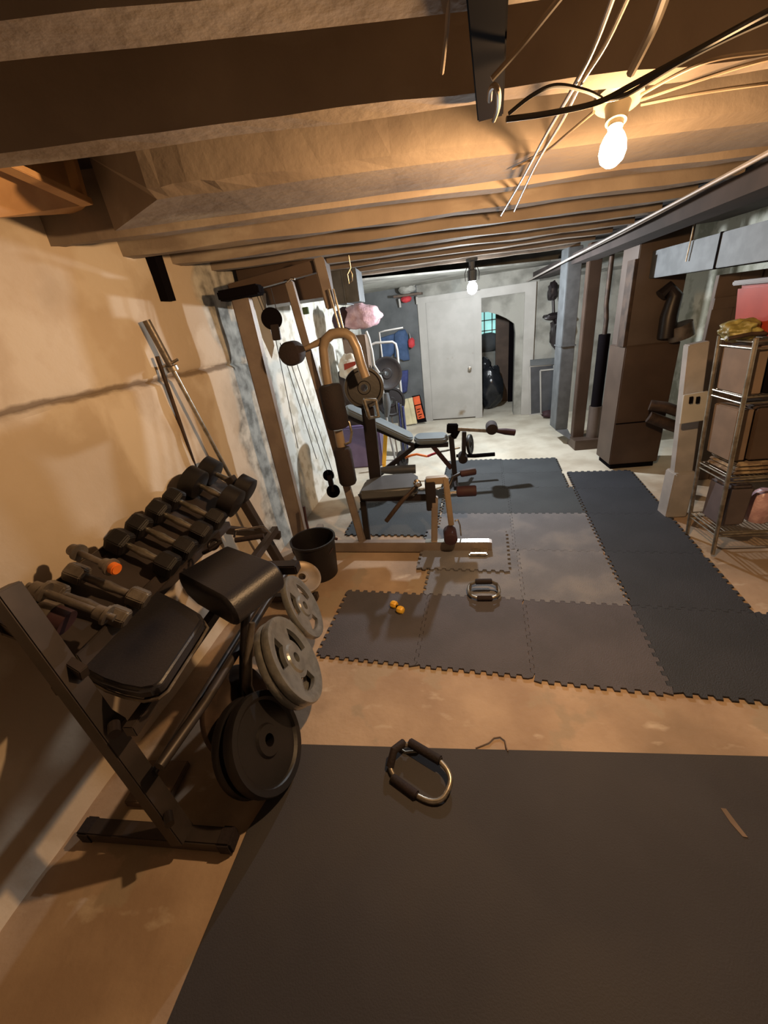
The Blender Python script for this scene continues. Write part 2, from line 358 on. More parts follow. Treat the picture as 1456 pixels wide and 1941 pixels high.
b = MB(); b.box((.13, -.01, .02), (.88, .03, 1.9)); door = farobj(struct(b, 'door_1', 'white', bevel=.004))
b = MB(); b.lathe((.80, -.02, .84), (0, -1, 0), [(0, .03), (.01, .03), (.015, .012), (.04, .012), (.05, .028), (.07, .03), (.085, .02), (.088, .001)], 16); b.build('door_knob', 'oldchrome', door, smooth=True, local=True)
b = MB(); b.box((.13, .04, 0), (.92, .25, 2.0)); farobj(struct(b, 'wall_door_backing', 'greywall'))
# room beyond the opening
b = MB(); b.box((-1, 9.4, 0), (3.4, 9.5, 2.43)); struct(b, 'wall_rear', 'plaster')
p0 = AY(912, 596, 9.38); p1 = AY(937, 641, 9.38)
b = MB(); b.box((p0.x-.25, 9.34, p1.z-.03), (p1.x+.03, 9.4, p0.z+.1)); wn = struct(b, 'window_1', 'glassblock')
b = MB()
for i in range(5): b.box((p0.x-.27+i*.16, 9.325, p1.z-.03), (p0.x-.25+i*.16, 9.34, p0.z+.1))
for i in range(4): b.box((p0.x-.27, 9.325, p1.z-.04+i*.2), (p1.x+.03, 9.34, p1.z-.02+i*.2))
b.build('mortar_grid', 'plaster', wn)
# ================================================================ FLOOR MATS
TH = math.radians(-8.3); U = Vector((math.cos(TH), math.sin(TH))); V = Vector((-U.y, U.x)); O2 = Vector((-.768, 1.635))
def teeth(a, b_, z0=0):
    pass
def tile(u0, v0, u1, v1, m, label, z=0, th=.012, T=.06, A=.010):
    P = []
    def run(t0, t1, fixed, along_u):
        lo, hi = min(t0, t1), max(t0, t1); out = []
        for k_ in range(int(lo/T)-2, int(hi/T)+2):
            for f, a in ((0, A), (.42, A), (.5, -A), (.92, -A)):
                t = (k_+f)*T
                if lo+.022 < t < hi-.022: out.append((t, fixed+a))
        out.sort(reverse=t0 > t1); out = [(t0, fixed)]+out
        return [p if along_u else (p[1], p[0]) for p in out]
    P += run(u0, u1, v0, True); P += run(v0, v1, u1, False); P += run(u1, u0, v1, True); P += run(v1, v0, u0, False)
    b = MB(); g = .0013
    cx, cy = (u0+u1)/2, (v0+v1)/2
    Q = []
    for (a, c) in P:
        a = a+(g if a < cx else -g); c = c+(g if c < cy else -g)
        q = O2+U*a+V*c; Q.append((q.x, q.y))
    top = [b.bm.verts.new((x, y, z+th)) for x, y in Q]; bot = [b.bm.verts.new((x, y, z+.0005)) for x, y in Q]
    nn = len(Q)
    for i in range(nn): b.bm.faces.new((top[i], bot[i], bot[(i+1) % nn], top[(i+1) % nn]))
    b.bm.faces.new(top); b.bm.faces.new(bot[::-1])
    return solo(b, 'foam_tile', m, label, 'floor tile', group='interlocking foam floor tiles')
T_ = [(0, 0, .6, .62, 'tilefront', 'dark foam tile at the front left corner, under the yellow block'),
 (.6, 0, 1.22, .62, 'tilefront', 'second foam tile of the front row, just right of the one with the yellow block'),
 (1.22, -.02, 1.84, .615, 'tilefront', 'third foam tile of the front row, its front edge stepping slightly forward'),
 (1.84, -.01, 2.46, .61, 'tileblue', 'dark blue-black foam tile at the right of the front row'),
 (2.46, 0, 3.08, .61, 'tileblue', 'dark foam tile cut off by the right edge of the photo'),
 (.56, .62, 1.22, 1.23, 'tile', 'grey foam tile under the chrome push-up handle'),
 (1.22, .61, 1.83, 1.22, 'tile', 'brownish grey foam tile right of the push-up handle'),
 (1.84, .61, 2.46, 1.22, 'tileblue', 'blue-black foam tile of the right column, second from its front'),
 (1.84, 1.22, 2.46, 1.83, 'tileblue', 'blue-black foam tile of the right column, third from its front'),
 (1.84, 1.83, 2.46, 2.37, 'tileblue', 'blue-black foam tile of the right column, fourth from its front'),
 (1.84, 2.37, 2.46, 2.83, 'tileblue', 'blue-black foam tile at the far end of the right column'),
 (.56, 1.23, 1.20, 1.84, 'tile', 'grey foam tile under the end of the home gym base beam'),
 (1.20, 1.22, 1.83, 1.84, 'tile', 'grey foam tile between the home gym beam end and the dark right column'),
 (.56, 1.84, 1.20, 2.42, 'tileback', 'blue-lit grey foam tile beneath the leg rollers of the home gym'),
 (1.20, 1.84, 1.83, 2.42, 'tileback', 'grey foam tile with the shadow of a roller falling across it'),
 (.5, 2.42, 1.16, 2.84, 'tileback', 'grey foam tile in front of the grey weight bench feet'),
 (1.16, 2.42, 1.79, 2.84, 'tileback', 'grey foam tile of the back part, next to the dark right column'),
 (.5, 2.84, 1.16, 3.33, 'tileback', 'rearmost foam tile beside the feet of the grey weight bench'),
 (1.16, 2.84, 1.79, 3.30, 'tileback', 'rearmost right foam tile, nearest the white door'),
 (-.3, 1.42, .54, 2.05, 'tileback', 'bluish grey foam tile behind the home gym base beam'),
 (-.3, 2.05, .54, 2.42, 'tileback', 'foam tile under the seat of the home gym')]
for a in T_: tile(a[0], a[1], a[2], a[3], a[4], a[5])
tile(.47, .91, 1.15, 1.5, 'tile', 'loose jagged foam tile lying on top of the others under the base beam', z=.0125)
b = MB()
P = [GZ(320-45, 1990), GZ(470, 1530), GZ(572, 1413)]
poly = [(-.885, -.6), (-.875, .27), (-.83, .75), (-.705, 1.098), (.0, 1.085), (.62, 1.078), (1.25, 1.068), (1.95, 1.06), (1.95, -.6)]
b.slab(poly, .0005, .011); solo(b, 'rubber_mat', 'mat', 'large dark rubber mat filling the near floor', 'mat', bevel=.002)
# ================================================================ HELPERS FOR GYM GOODS
def plate_mb(R, t, hole=.026, grips=0):
    b = MB(); n = 48
    prof = [(-t/2, hole), (-t/2, R*.30), (-t*.28, R*.34), (-t*.28, R*.80), (-t/2, R*.86), (-t/2, R*.985), (-t*.3, R), (t*.3, R), (t/2, R*.985), (t/2, R*.86), (t*.28, R*.80), (t*.28, R*.34), (t/2, R*.30), (t/2, hole)]
    rings = [[Vector((a, r*math.cos(2*math.pi*k/n), r*math.sin(2*math.pi*k/n))) for k in range(n)] for a, r in prof]
    Rv = [[b.bm.verts.new(p) for p in r] for r in rings]; m_ = len(Rv)
    gl = []
    if grips:
        for g in range(grips):
            c = g*n/grips+n/4
            gl += [int((c+d) % n) for d in range(-4, 4)]
    for i in range(m_):
        A = Rv[i]; B = Rv[(i+1) % m_]
        for k_ in range(n):
            if k_ in gl and i in (2, 10):
                continue
            b.bm.faces.new((A[k_], A[(k_+1) % n], B[(k_+1) % n], B[k_]))
    if grips:                                     # grip slots: split the web radially so that only its middle is open
        for k_ in gl:
            kk = (k_+1) % n
            def lerp(i, f, kx):
                p = rings[i][kx]; q = rings[i+1][kx]; return p.lerp(q, f)
            for i, flip in ((2, 0), (10, 1)):
                lo, hi = (.22, .85) if i == 2 else (.15, .78)
                v1 = b.bm.verts.new(lerp(i, lo, k_)); v2 = b.bm.verts.new(lerp(i, lo, kk)); v3 = b.bm.verts.new(lerp(i, hi, kk)); v4 = b.bm.verts.new(lerp(i, hi, k_))
                b.bm.faces.new((Rv[i][k_], Rv[i][kk], v2, v1)); b.bm.faces.new((v4, v3, Rv[i+1][kk], Rv[i+1][k_]))
        # slot walls
        for rr in (R*(.34+.46*.22), R*(.34+.46*.85)):
            for k_ in gl:
                kk = (k_+1) % n
                f = lambda a, kx: b.bm.verts.new((a, rr*math.cos(2*math.pi*kx/n), rr*math.sin(2*math.pi*kx/n)))
                b.bm.faces.new((f(-t*.28, k_), f(-t*.28, kk), f(t*.28, kk), f(t*.28, k_)))
        for k_ in gl:
            for kx in (k_, (k_+1) % n):
                if (kx in gl) != ((kx-1) % n in gl):
                    r1, r2 = R*(.34+.46*.22), R*(.34+.46*.85)
                    f = lambda a, r_: b.bm.verts.new((a, r_*math.cos(2*math.pi*kx/n), r_*math.sin(2*math.pi*kx/n)))
                    b.bm.faces.new((f(-t*.28, r1), f(t*.28, r1), f(t*.28, r2), f(-t*.28, r2)))
        bmesh.ops.remove_doubles(b.bm, verts=b.bm.verts, dist=.0002)
    return b
def aim(o, c, n, roll=0):
    u = Vector(n).normalized(); q = u.to_track_quat('X', 'Z'); o.rotation_mode = 'QUATERNION'
    from mathutils import Quaternion
    o.rotation_quaternion = q @ Quaternion((1, 0, 0), roll); o.location = c
def wplate(c, n, R, t, m, label, group=None, grips=0, roll=0):
    o = plate_mb(R, t, grips=grips).build('weight_plate', m, smooth=True); tag(o, label, 'weight plate', group); aim(o, c, n, roll); return o
# ================================================================ DUMBBELL RACK
rk = thing('dumbbell_rack', 'dark steel dumbbell rack with slanted legs standing along the plaster wall', 'dumbbell rack', (-1.25, 1.4, 0))
TF, TFZ, TB, TBZ = -1.26, .83, -1.47, .97            # tray front / back edge
nb, nt_ = Vector((-1.06, .70, .06)), AY(0, 1112, .84)
nt_ = GZ(5, 1115, 1.17)
fb, ft = Vector((-1.02, 2.16, .06)), Vector((-1.28, 2.2, .98))
MB().bar(nb, nt_, .055, .075, (0, 1, 0)).build('leg', 'rack', rk, bevel=.004)
MB().bar(fb, ft, .05, .06, (0, 1, 0)).build('leg', 'rack', rk, bevel=.004)
fA, fB = GZ(172, 1572, .04), GZ(432, 1592, .04)
fo = MB().bar(fA, fB, .06, .06).build('foot', 'rack', rk, bevel=.005)
for p in (fA, fB):
    d = (fB-fA).normalized()*.03
    MB().bar(p-d, p+d, .068, .068).build('end_cap', 'foam', fo, bevel=.008)
MB().bar((-1.42, 2.16, .04), (-.88, 2.16, .04), .05, .05).build('foot', 'rack', rk, bevel=.004)
# tilted top tray with lip
b = MB(); y0, y1 = .86, 2.3
b.quadstrip([[(TF, y0, TFZ), (TB, y0, TBZ), (TB, y0, TBZ-.012), (TF, y0, TFZ-.012)], [(TF, y1, TFZ), (TB, y1, TBZ), (TB, y1, TBZ-.012), (TF, y1, TFZ-.012)]])
b.build('tray', 'rack', rk)
MB().bar((TF+.01, y0, TFZ), (TF+.01, y1, TFZ), .012, .06).build('tray_lip', 'rack', rk, bevel=.003)
MB().bar((TB-.005, y0, TBZ+.01), (TB-.005, y1, TBZ+.01), .012, .05).build('tray_lip', 'rack', rk, bevel=.003)
MB().bar((-1.06, .74, .63), (-1.06, 2.17, .60), .04, .045).build('shelf_rail', 'rack', rk, bevel=.003)
MB().bar((-1.42, .86, .68), (-1.38, 2.17, .66), .04, .045).build('shelf_rail', 'rack', rk, bevel=.003)
MB().tube([(-1.03, .74, .44), (-1.0, 1.0, .43), (-.98, 2.12, .37)], .02).build('shelf_rail', 'rack', rk, smooth=True)
MB().tube([(-1.10, .76, .36), (-1.1, 2.12, .30)], .014).build('shelf_rail', 'rack', rk, smooth=True)
MB().bar((-1.13, .78, .60), (-1.42, .88, .67), .04, .05).build('cross_brace', 'rack', rk, bevel=.003)
MB().bar((-1.17, .80, .84), (-1.52, .90, 1.0), .03, .05).build('cross_brace', 'rack', rk, bevel=.003)
MB().bar((-1.04, 2.17, .55), (-1.40, 2.17, .62), .04, .05).build('cross_brace', 'rack', rk, bevel=.003)
MB().cyl((-1.09, .735, .68), (-1.06, .70, .68), .018, 14).build('bolt', 'blackmetal', rk, smooth=True)
MB().cyl((-1.06, .70, .22), (-1.03, .665, .22), .016, 14).build('bolt', 'blackmetal', rk, smooth=True)
# dumbbells: local x is the bar
tdir = Vector((TF-TB, 0, TFZ-TBZ)).normalized(); tn = Vector((-tdir.z, 0, tdir.x))
if tn.z < 0: tn = -tn
def dumbbell(kind, L, R, bar=.013):
    r = bpy.data.objects.new('dumbbell', None); C.objects.link(r); r.empty_display_size = .03
    hd, hb = {'black': ('rubber', 'oldchrome'), 'cast': ('cast', 'cast'), 'round': ('rubber', 'oldchrome'), 'bar': ('oldchrome', 'oldchrome')}[kind]
    hl = {'black': .085, 'cast': .075, 'round': .10, 'bar': .03}[kind]
    for s in (-1, 1):
        n = 6 if kind in ('black', 'cast') else 24
        a, e = s*(L/2-hl), s*L/2
        bv = .012 if kind == 'black' else .006
        rings = []
        for x, rr in ((a, R*.82), (a+s*bv, R), (e-s*bv, R), (e, R*.84)):
            rings.append([Vector((x, rr*math.cos(2*math.pi*(k_+.5)/n), rr*math.sin(2*math.pi*(k_+.5)/n))) for k_ in range(n)])
        MB().quadstrip(rings).build('head', hd, r, bevel=.004 if n == 6 else 0, smooth=(n != 6), local=True)
    MB().tube([(-L/2+hl, 0, 0), (-L*.13, 0, 0), (0, 0, 0), (L*.13, 0, 0), (L/2-hl, 0, 0)], [bar, bar*1.05, bar*1.35, bar*1.05, bar], 14).build('handle', hb, r, smooth=True, local=True)
    return r
DB = [(2.20, 'round', .34, .082, 'large black round dumbbell at the far end of the rack, under the leaning bar'),
      (2.00, 'round', .34, .088, 'large black round dumbbell, second from the far end of the rack'),
      (1.81, 'black', .33, .062, 'black rubber hex dumbbell, third from the far end of the rack'),
      (1.66, 'black', .32, .062, 'black rubber hex dumbbell, fourth from the far end of the rack'),
      (1.51, 'black', .32, .060, 'black rubber hex dumbbell, fifth from the far end of the rack'),
      (1.37, 'black', .31, .060, 'nearest of the black hex dumbbells, beside the one with the orange grip'),
      (1.15, 'cast', .32, .042, 'grey cast iron hex dumbbell next to the orange-gripped bar'),
      (1.04, 'cast', .31, .040, 'grey cast iron hex dumbbell, second from the near end of the rack')]
protos = {}
for y, kd, L, R, lab in DB:
    key = (kd, L, R)
    if key in protos: r = dup(protos[key])
    else: r = protos[key] = dumbbell(kd, L, R, .016 if kd == 'cast' else .015)
    c = Vector(((TF+TB)/2+.02, y, (TFZ+TBZ)/2))+tn*(R*.9+.004)
    r.location = c
    ang = math.atan2(-tdir.z, tdir.x); r.rotation_mode = 'XYZ'; r.rotation_euler = (0, ang, -.06 if kd != 'cast' else .03)
    tag(r, lab, 'dumbbell', 'dumbbells on the top tray')
# thin adjustable bars
def thinbar(p, q, lab, grip=None):
    p, q = Vector(p), Vector(q); r = thing('dumbbell_bar', lab, 'dumbbell bar', (p+q)/2, 'dumbbells on the top tray')
    d = (q-p).normalized()
    MB().cyl(p, q, .0125, 14).build('rod', 'cast', r, smooth=True)
    for f in (.12, .84):
        c = p.lerp(q, f); MB().lathe(c, d, [(-.02, .014), (-.018, .024), (.01, .026), (.014, .034), (.024, .034), (.026, .014)], 18).build('collar', 'cast', r, smooth=True)
    if grip:
        c = p.lerp(q, .93); MB().cyl(c-d*.02, c+d*.028, .023, 20).build('orange_sleeve', 'orange', r, smooth=True, bevel=.004)
thinbar(AX(133, 1040, -1.46), AX(218, 1078, -1.24), 'grey dumbbell bar with a bright orange end sleeve', True)
thinbar(AX(52, 1110, -1.36), AX(217, 1172, -1.12), 'thin dumbbell bar without weights, nearest the slanted rack leg')
for c_, lab in ((AX(100, 1170, -1.33), 'small dark red and grey collar weight under the nearest dumbbell bar'),):
    r = thing('collar_weight', lab, 'collar weight', c_)
    MB().lathe(c_, tdir, [(-.05, .02), (-.05, .045), (.0, .05), (.0, .02)], 24).build('disc', 'cast', r, smooth=True)
    MB().lathe(c_, tdir, [(.001, .02), (.001, .045), (.05, .045), (.05, .02)], 24).build('rim', 'redfoam', r, smooth=True)
# seat pad and arm pad lying on the lower rails
def padpoly(pix, z): return [(lambda p: (p.x, p.y))(GZ(x, y, z)) for x, y in pix]
z = .76
sp = thing('bench_seat', 'black padded bench seat with a light piped edge, lying on the lower rack rails', 'bench seat', (-1.2, 1.1, .69))
pl = padpoly([(150, 1268), (190, 1290), (225, 1302), (262, 1309), (290, 1304), (308, 1290), (335, 1250), (372, 1195), (386, 1172), (378, 1160), (345, 1140), (300, 1118), (262, 1103), (235, 1118), (190, 1180), (140, 1238)], z)
b = MB(); b.slab(pl, z-.05, z); b.build('cushion', 'vinyl', sp, bevel=.014, seg=3, smooth=True)
b = MB(); pts = [Vector((x, y, z-.052)) for x, y in pl]; pts.append(pts[0]); b.tube(pts, .006, 8); b.build('piping', 'cast', sp, smooth=True)
b = MB(); cx_ = sum(p[0] for p in pl)/len(pl); cy_ = sum(p[1] for p in pl)/len(pl)
b.slab([(cx_+(x-cx_)*.9, cy_+(y-cy_)*.9) for x, y in pl], z-.068, z-.052); b.build('base_board', 'black', sp)
ap_ = thing('arm_pad', 'thick black vinyl arm pad with a rounded edge, beside the seat pad on the rack', 'arm pad', (-.95, 1.32, .64))
# section across local axis: flat top with rounded right edge, swept away from the camera
a0, a1 = GZ(420, 1135, .80), GZ(520, 1062, .80)          # near and far points on the round edge
l0, l1 = GZ(330, 1086, .80), GZ(430, 1030, .80)
b = MB(); rings = []
for f in [0, .02, .06, .5, .94, .98, 1]:
    A = a0.lerp(a1, f); Lx = l0.lerp(l1, f); wv = (A-Lx); up = Vector((0, 0, 1)); ins = {0: .03, .02: .012, 1: .03, .98: .012}.get(f, 0)
    wn_ = wv.normalized(); wl_ = wv.length
    sec = []
    hgt = .16
    rr_ = .075-ins
    top = -ins; bot = -hgt+ins
    sec.append(Lx+up*(top-.035)+wn_*ins); sec.append(Lx+up*(top-.01)+wn_*(.008+ins)); sec.append(Lx+up*top+wn_*(.035+ins))
    sec.append(Lx+up*top+wn_*wl_*.5)
    for i in range(9):
        t = math.pi/2-i*math.pi/8
        sec.append(A+wn_*(rr_*math.cos(t)-.02)+up*((top+bot)/2+(top-bot)/2*math.sin(t)))
    sec.append(Lx+up*bot+wn_*(.10+ins)); sec.append(Lx+up*(bot+.03)+wn_*(.02+ins))
    rings.append(sec)
b.quadstrip(rings); b.build('cushion', 'vinyl', ap_, smooth=True)
q = AY(480, 1175, 1.38)
MB().tube([q+Vector((-.02, 0, .06)), q+Vector((-.04, -.1, -.12)), q+Vector((-.05, -.2, -.30))], .022).build('support_post', 'blackmetal', ap_, smooth=True)
MB().bar(a1+Vector((-.30, .04, -.06)), a1+Vector((.10, .02, -.06)), .06, .05).build('hinge_bar', 'blackmetal', ap_, bevel=.006)
hd_ = thing('stirrup_handle', 'small bright chrome stirrup handle behind the arm pad', 'cable handle', GZ(455, 1010, .80))
h0, h1, h2, h3 = GZ(444, 1018, .82), GZ(447, 1005, .86), GZ(500, 998, .86), GZ(512, 1010, .80)
MB().tube([h0, h0.lerp(h1, .7), h1, h1.lerp(h2, .08), h1.lerp(h2, .9), h2, h3], .006).build('loop', 'chrome', hd_, smooth=True)
MB().cyl(GZ(446, 1024, .80), GZ(500, 1016, .80), .014).build('grip', 'foam', hd_, smooth=True)
cr = thing('chrome_chain', 'small dark ring and clip hanging below the far dumbbells', 'chain', GZ(398, 1040, .78))
MB().tube(arc(GZ(405, 1032, .80), .028, 0, 6.2, 16, (1, 0, 0), (0, .8, .6)), .008).build('ring', 'blackmetal', cr, smooth=True)
MB().tube([GZ(386, 1048, .78), GZ(398, 1042, .80), GZ(420, 1026, .82)], .011).build('clip', 'blackmetal', cr, smooth=True)
# ---- weight plates leaning against the rack
N1 = Vector((.88, .26, .39)).normalized()
wplate((-.74, 1.32, .325), (.88, .26, .39), .225, .04, 'plate', 'grey grip plate with oval holes, the front one leaning nearest the camera', 'grey grip plates', 3, .5)
wplate(Vector((-.74, 1.32, .325))-N1*.045, (.88, .26, .39), .222, .036, 'plate', 'grey plate directly behind the front grip plate', 'grey grip plates', 3, .9)
wplate(GZ(574, 1150, .30), (.90, .22, .36), .20, .035, 'plate', 'grey grip plate with oval holes, further from the camera beside the foam tile', 'grey grip plates', 3, .7)
wplate((-.79, .985, .205), (.9, .0, .43), .205, .05, 'rubber', 'large smooth black plate lowest in front, overlapping the rubber mat')
wplate((-.865, .99, .175), (.92, .0, .39), .20, .04, 'rubber', 'black plate right behind the large smooth black plate')
wplate((-.98, 1.13, .21), (.93, -.1, .33), .20, .03, 'ironbrown', 'rusty brown plate at the back of the black plates, left of them')
wplate(GZ(572, 1095, .22), (.45, -.25, .86), .135, .03, 'gold', 'small tan plate lying tilted behind the grey grip plates')
# hanging strap
st = thing('hanging_strap', 'grey metal hanger bar between the rack and the grey grip plates', 'hanger', AY(470, 1190, 1.2))
MB().tube([AY(478, 1180, 1.3), AY(470, 1250, 1.22), AY(468, 1300, 1.18), AY(478, 1320, 1.16)], [.014, .02, .024, .018]).build('bar', 'cast', st, smooth=True)
# ---- bars leaning on the wall
r = thing('barbell', 'chrome barbell leaning against the plaster wall behind the dumbbells', 'barbell', (-1.2, 2.5, 0))
p0 = Vector((-1.465, 2.2, 1.90)); p1 = AY(500, 1022, 2.47); d = (p1-p0).normalized(); p2 = p0+d*((p0.z-.02)/-d.z)
MB().cyl(p0+d*.25, p2, .0125).build('shaft', 'oldchrome', r, smooth=True)
MB().cyl(p0, p0+d*.24, .02).build('sleeve', 'cast', r, smooth=True)
MB().lathe(p0+d*.24, d, [(0, .02), (.005, .034), (.03, .034), (.035, .014)], 20).build('collar', 'oldchrome', r, smooth=True)
c = p0+d*.245
MB().tube([c+Vector((-.06, .0, .0)), c+Vector((.0, -.01, .012)), c+Vector((.055, 0, .03))], .008).build('pin', 'oldchrome', r, smooth=True)
p0 = Vector((-1.47, 2.19, 1.72)); p1 = AY(362, 862, 2.24); d = (p1-p0).normalized(); p2 = p0+d*((p0.z-.02)/-d.z)
MB_ = MB().cyl(p0, p2, .011); solo(MB_, 'straight_bar', 'ironbrown', 'thin dark bar leaning on the wall left of the chrome barbell', 'bar', smooth=True)
# ---- clutter at the rack's feet
b = MB(); b.box((-1.42, .82, 0), (-1.22, 1.0, .035)); 
solo(b, 'wood_block', 'card', 'small wooden block on the floor under the near end of the rack', 'block', bevel=.004)
# ================================================================ HOME GYM
gy = thing('home_gym', 'taupe multi station home gym with cables, foam pads and a long base beam', 'home gym', (-.6, 2.85, 0))
def G(px, py, Y=2.85): return AY(px, py, Y)
b = MB(); b.box((-1.245, 2.82, 0), (-1.125, 2.90, 2.0)); b.build('upright', 'tan', gy, bevel=.01)
MB().bar(Vector((-.86, 2.93, 2.05)), Vector((-.64, 2.82, .08)), .055, .055, (0, 1, 0)).build('leaning_upright', 'tan', gy, bevel=.006)
b = MB(); b.bar((-1.27, 2.92, 2.05), (-.62, 2.98, 2.12), .08, .07); b.build('top_boom', 'fbrown', gy, bevel=.008)
b = MB(); b.bar((-1.29, 2.80, 2.01), (-1.02, 2.81, 2.02), .14, .06); b.build('top_cap', 'black', gy, bevel=.01)
bb = MB().bar((-1.25, 2.86, .053), (.42, 2.68, .053), .06, .09); bb.build('base_beam', 'tan', gy, bevel=.004)
MB().bar((-1.2, 2.55, .03), (-1.12, 3.25, .03), .06, .05).build('base_foot', 'tan', gy, bevel=.004)
MB().bar((-.1, 2.735, .1), (.40, 2.682, .1), .055, .005).build('chrome_strip', 'chrome', gy)
# front column and leg developer
MB().bar((-.03, 2.735, .08), (.0, 2.78, .47), .05, .05, (0, 1, 0)).build('seat_column', 'tan', gy, bevel=.005)
MB().bar((-.06, 2.80, .60), (.10, 2.80, .60), .06, .055).build('leg_bracket', 'gold', gy, bevel=.006)
MB().bar((.09, 2.79, .62), (.115, 2.76, .22), .045, .05, (0, 1, 0)).build('leg_lever', 'gold', gy, bevel=.006)
MB().bar((-.03, 2.80, .36), (-.03, 2.80, .60), .08, .10, (0, 1, 0)).build('lever_housing', 'blackmetal', gy, bevel=.006)
for q, m_ in (((.10, 2.72, .17), 'redfoam'),):
    MB().lathe((q[0], 2.60, q[2]), (0, 1, 0), [(0, .02), (.005, .045), (.015, .052), (.15, .052), (.165, .045), (.17, .02)]).build('leg_roller', m_, gy, smooth=True)
MB().lathe(G(865, 932, 2.95), (1, -.05, 0), [(0, .015), (.005, .04), (.015, .045), (.15, .045), (.16, .04), (.162, .01)]).build('leg_roller', 'redfoam', gy, smooth=True)
MB().lathe(G(872, 898, 3.05), (1, .1, .05), [(0, .01), (.004, .026), (.014, .03), (.12, .03), (.13, .026), (.135, .01)]).build('leg_roller', 'redfoam', gy, smooth=True)
MB().cyl(G(845, 935, 2.95), G(870, 932, 2.95), .014).build('roller_axle', 'chrome', gy, smooth=True)
MB().tube([G(850, 925, 2.95), G(858, 905, 3.0), G(872, 898, 3.05)], .014).build('roller_axle', 'blackmetal', gy, smooth=True)
MB().tube([G(862, 988, 2.75), G(868, 985, 2.75), G(872, 995, 2.75), G(874, 1015, 2.75)], .006).build('snap_hook', 'oldchrome', gy, smooth=True)
b = MB(); b.slab([(-.60, 2.80), (-.15, 2.80), (-.13, 2.84), (-.13, 3.08), (-.17, 3.14), (-.42, 3.14), (-.58, 3.06)], .47, .55); b.build('seat', 'darkpad', gy, bevel=.018, seg=3, smooth=True)
MB().bar((-.62, 2.95, .44), (-.02, 2.86, .44), .06, .06).build('seat_frame', 'blackmetal', gy, bevel=.004)
MB().bar((-.60, 2.93, .41), (-.60, 2.86, .06), .05, .05, (0, 1, 0)).build('seat_column', 'blackmetal', gy, bevel=.004)
MB().tube([G(732, 988, 2.72), G(760, 952, 2.74), G(785, 925, 2.78), G(798, 918, 2.82)], [.018, .018, .014, .014]).build('curl_handle', 'ironbrown', gy, smooth=True)
MB().lathe(G(790, 915, 2.82), (.2, -1, .2), [(0, .03), (.03, .03), (.04, .012), (.06, .012), (.065, .02), (.08, .016)]).build('adjust_knob', 'chrome', gy, smooth=True)
# back support post seen edge on
MB().bar(G(697, 770, 3.12), G(713, 915, 3.12), .10, .05, (0, 1, 0)).build('back_support', 'blackmetal', gy, bevel=.006)
MB().tube([G(712, 905, 3.1), G(700, 930, 3.05), G(680, 940, 3.0)], .016).build('brace', 'blackmetal', gy, smooth=True)
# arch of the press arm
YA = 2.80
MB().tube([G(634, 800, YA), G(622, 730, YA), G(616, 690, YA), G(613, 660, YA), G(617, 644, YA), G(628, 634, YA), G(642, 631, YA), G(655, 632, YA), G(666, 640, YA), G(676, 660, YA), G(684, 690, YA), G(693, 715, YA)], .033, 14).build('press_arch', 'gold', gy, smooth=True)
MB().tube([G(641, 815, YA), G(648, 850, YA), G(655, 885, YA)], .034, 14).build('arm_tube', 'gold', gy, smooth=True)
def padcyl(p, q, r, name='foam_pad', m_='foam'):
    L = (q-p).length; MB().lathe(p, q-p, [(0, .02), (.006, r*.85), (.025, r), (L-.025, r), (L-.006, r*.85), (L, .02)]).build(name, m_, gy, smooth=True)
padcyl(G(624, 728, YA-.03), G(642, 812, YA-.03), .082); padcyl(G(648, 848, YA-.03), G(661, 918, YA-.03), .068)
rp = G(556, 669, 2.74); padcyl(rp+Vector((0, -.1, 0)), rp+Vector((0, .06, 0)), .075)
MB().tube([G(560, 668, 2.78), G(580, 660, 2.8), G(612, 646, 2.82)], [.016, .016, .026]).build('roller_arm', 'gold', gy, smooth=True)
for p in ((G(690, 758, 2.8), G(700, 792, 2.8), G(712, 758, 2.85), G(718, 790, 2.85)),):
    MB().tube([p[0], p[0].lerp(p[1], .9), p[1], p[3], p[3].lerp(p[2], .9), p[2], p[0]], .014).build('handle', 'oldchrome', gy, smooth=True)
MB().tube([G(650, 796, 2.78), G(662, 800, 2.78), G(667, 820, 2.78), G(664, 838, 2.78), G(655, 842, 2.78)], .010).build('handle', 'oldchrome', gy, smooth=True)
# flat selector bar and rods
MB().bar(G(603, 488, 2.9), G(628, 585, 2.9), .07, .02, (0, 1, 0)).build('cable_bracket', 'tan', gy, bevel=.008)
for dx in (0, 9):
    MB().cyl(G(623+dx, 548, 2.86), G(648+dx*.7, 638, 2.84), .007).build('guide_rod', 'oldchrome', gy, smooth=True)
MB().tube([G(648, 636, 2.8), G(650, 643, 2.8), G(666, 641, 2.8)], .006).build('rod_clip', 'chrome', gy, smooth=True)
# pulleys and cables
def pulley(c, r, ax=(.3, -1, 0)):
    a = Vector(ax).normalized()
    o = MB().lathe(c-a*.012, a, [(-.012, .01), (-.012, r), (-.004, r), (0, r*.86), (.004, r), (.012, r), (.012, .01)]).build('pulley', 'black', gy, smooth=True); return o
pulley(G(515, 604, 2.8), .068); MB().bar(G(520, 615, 2.8), G(526, 645, 2.8), .055, .03, (0, 1, 0)).build('pulley_bracket', 'blackmetal', gy, bevel=.004)
pulley(G(623, 902, 2.9), .045); pulley(G(632, 932, 2.88), .055); MB().bar(G(624, 900, 2.9), G(631, 932, 2.89), .04, .03, (0, 1, 0)).build('pulley_bracket', 'blackmetal', gy, bevel=.004)
for a, c in (((523, 645), (565, 850)), ((531, 650), (600, 870)), ((552, 690), (622, 898)), ((563, 690), (632, 900)), ((484, 552), (503, 600)), ((490, 552), (507, 596)), ((513, 545), (525, 590))):
    MB().cyl(G(*a, 2.88), G(*c, 2.88), .0028, 6).build('cable', 'cable', gy)
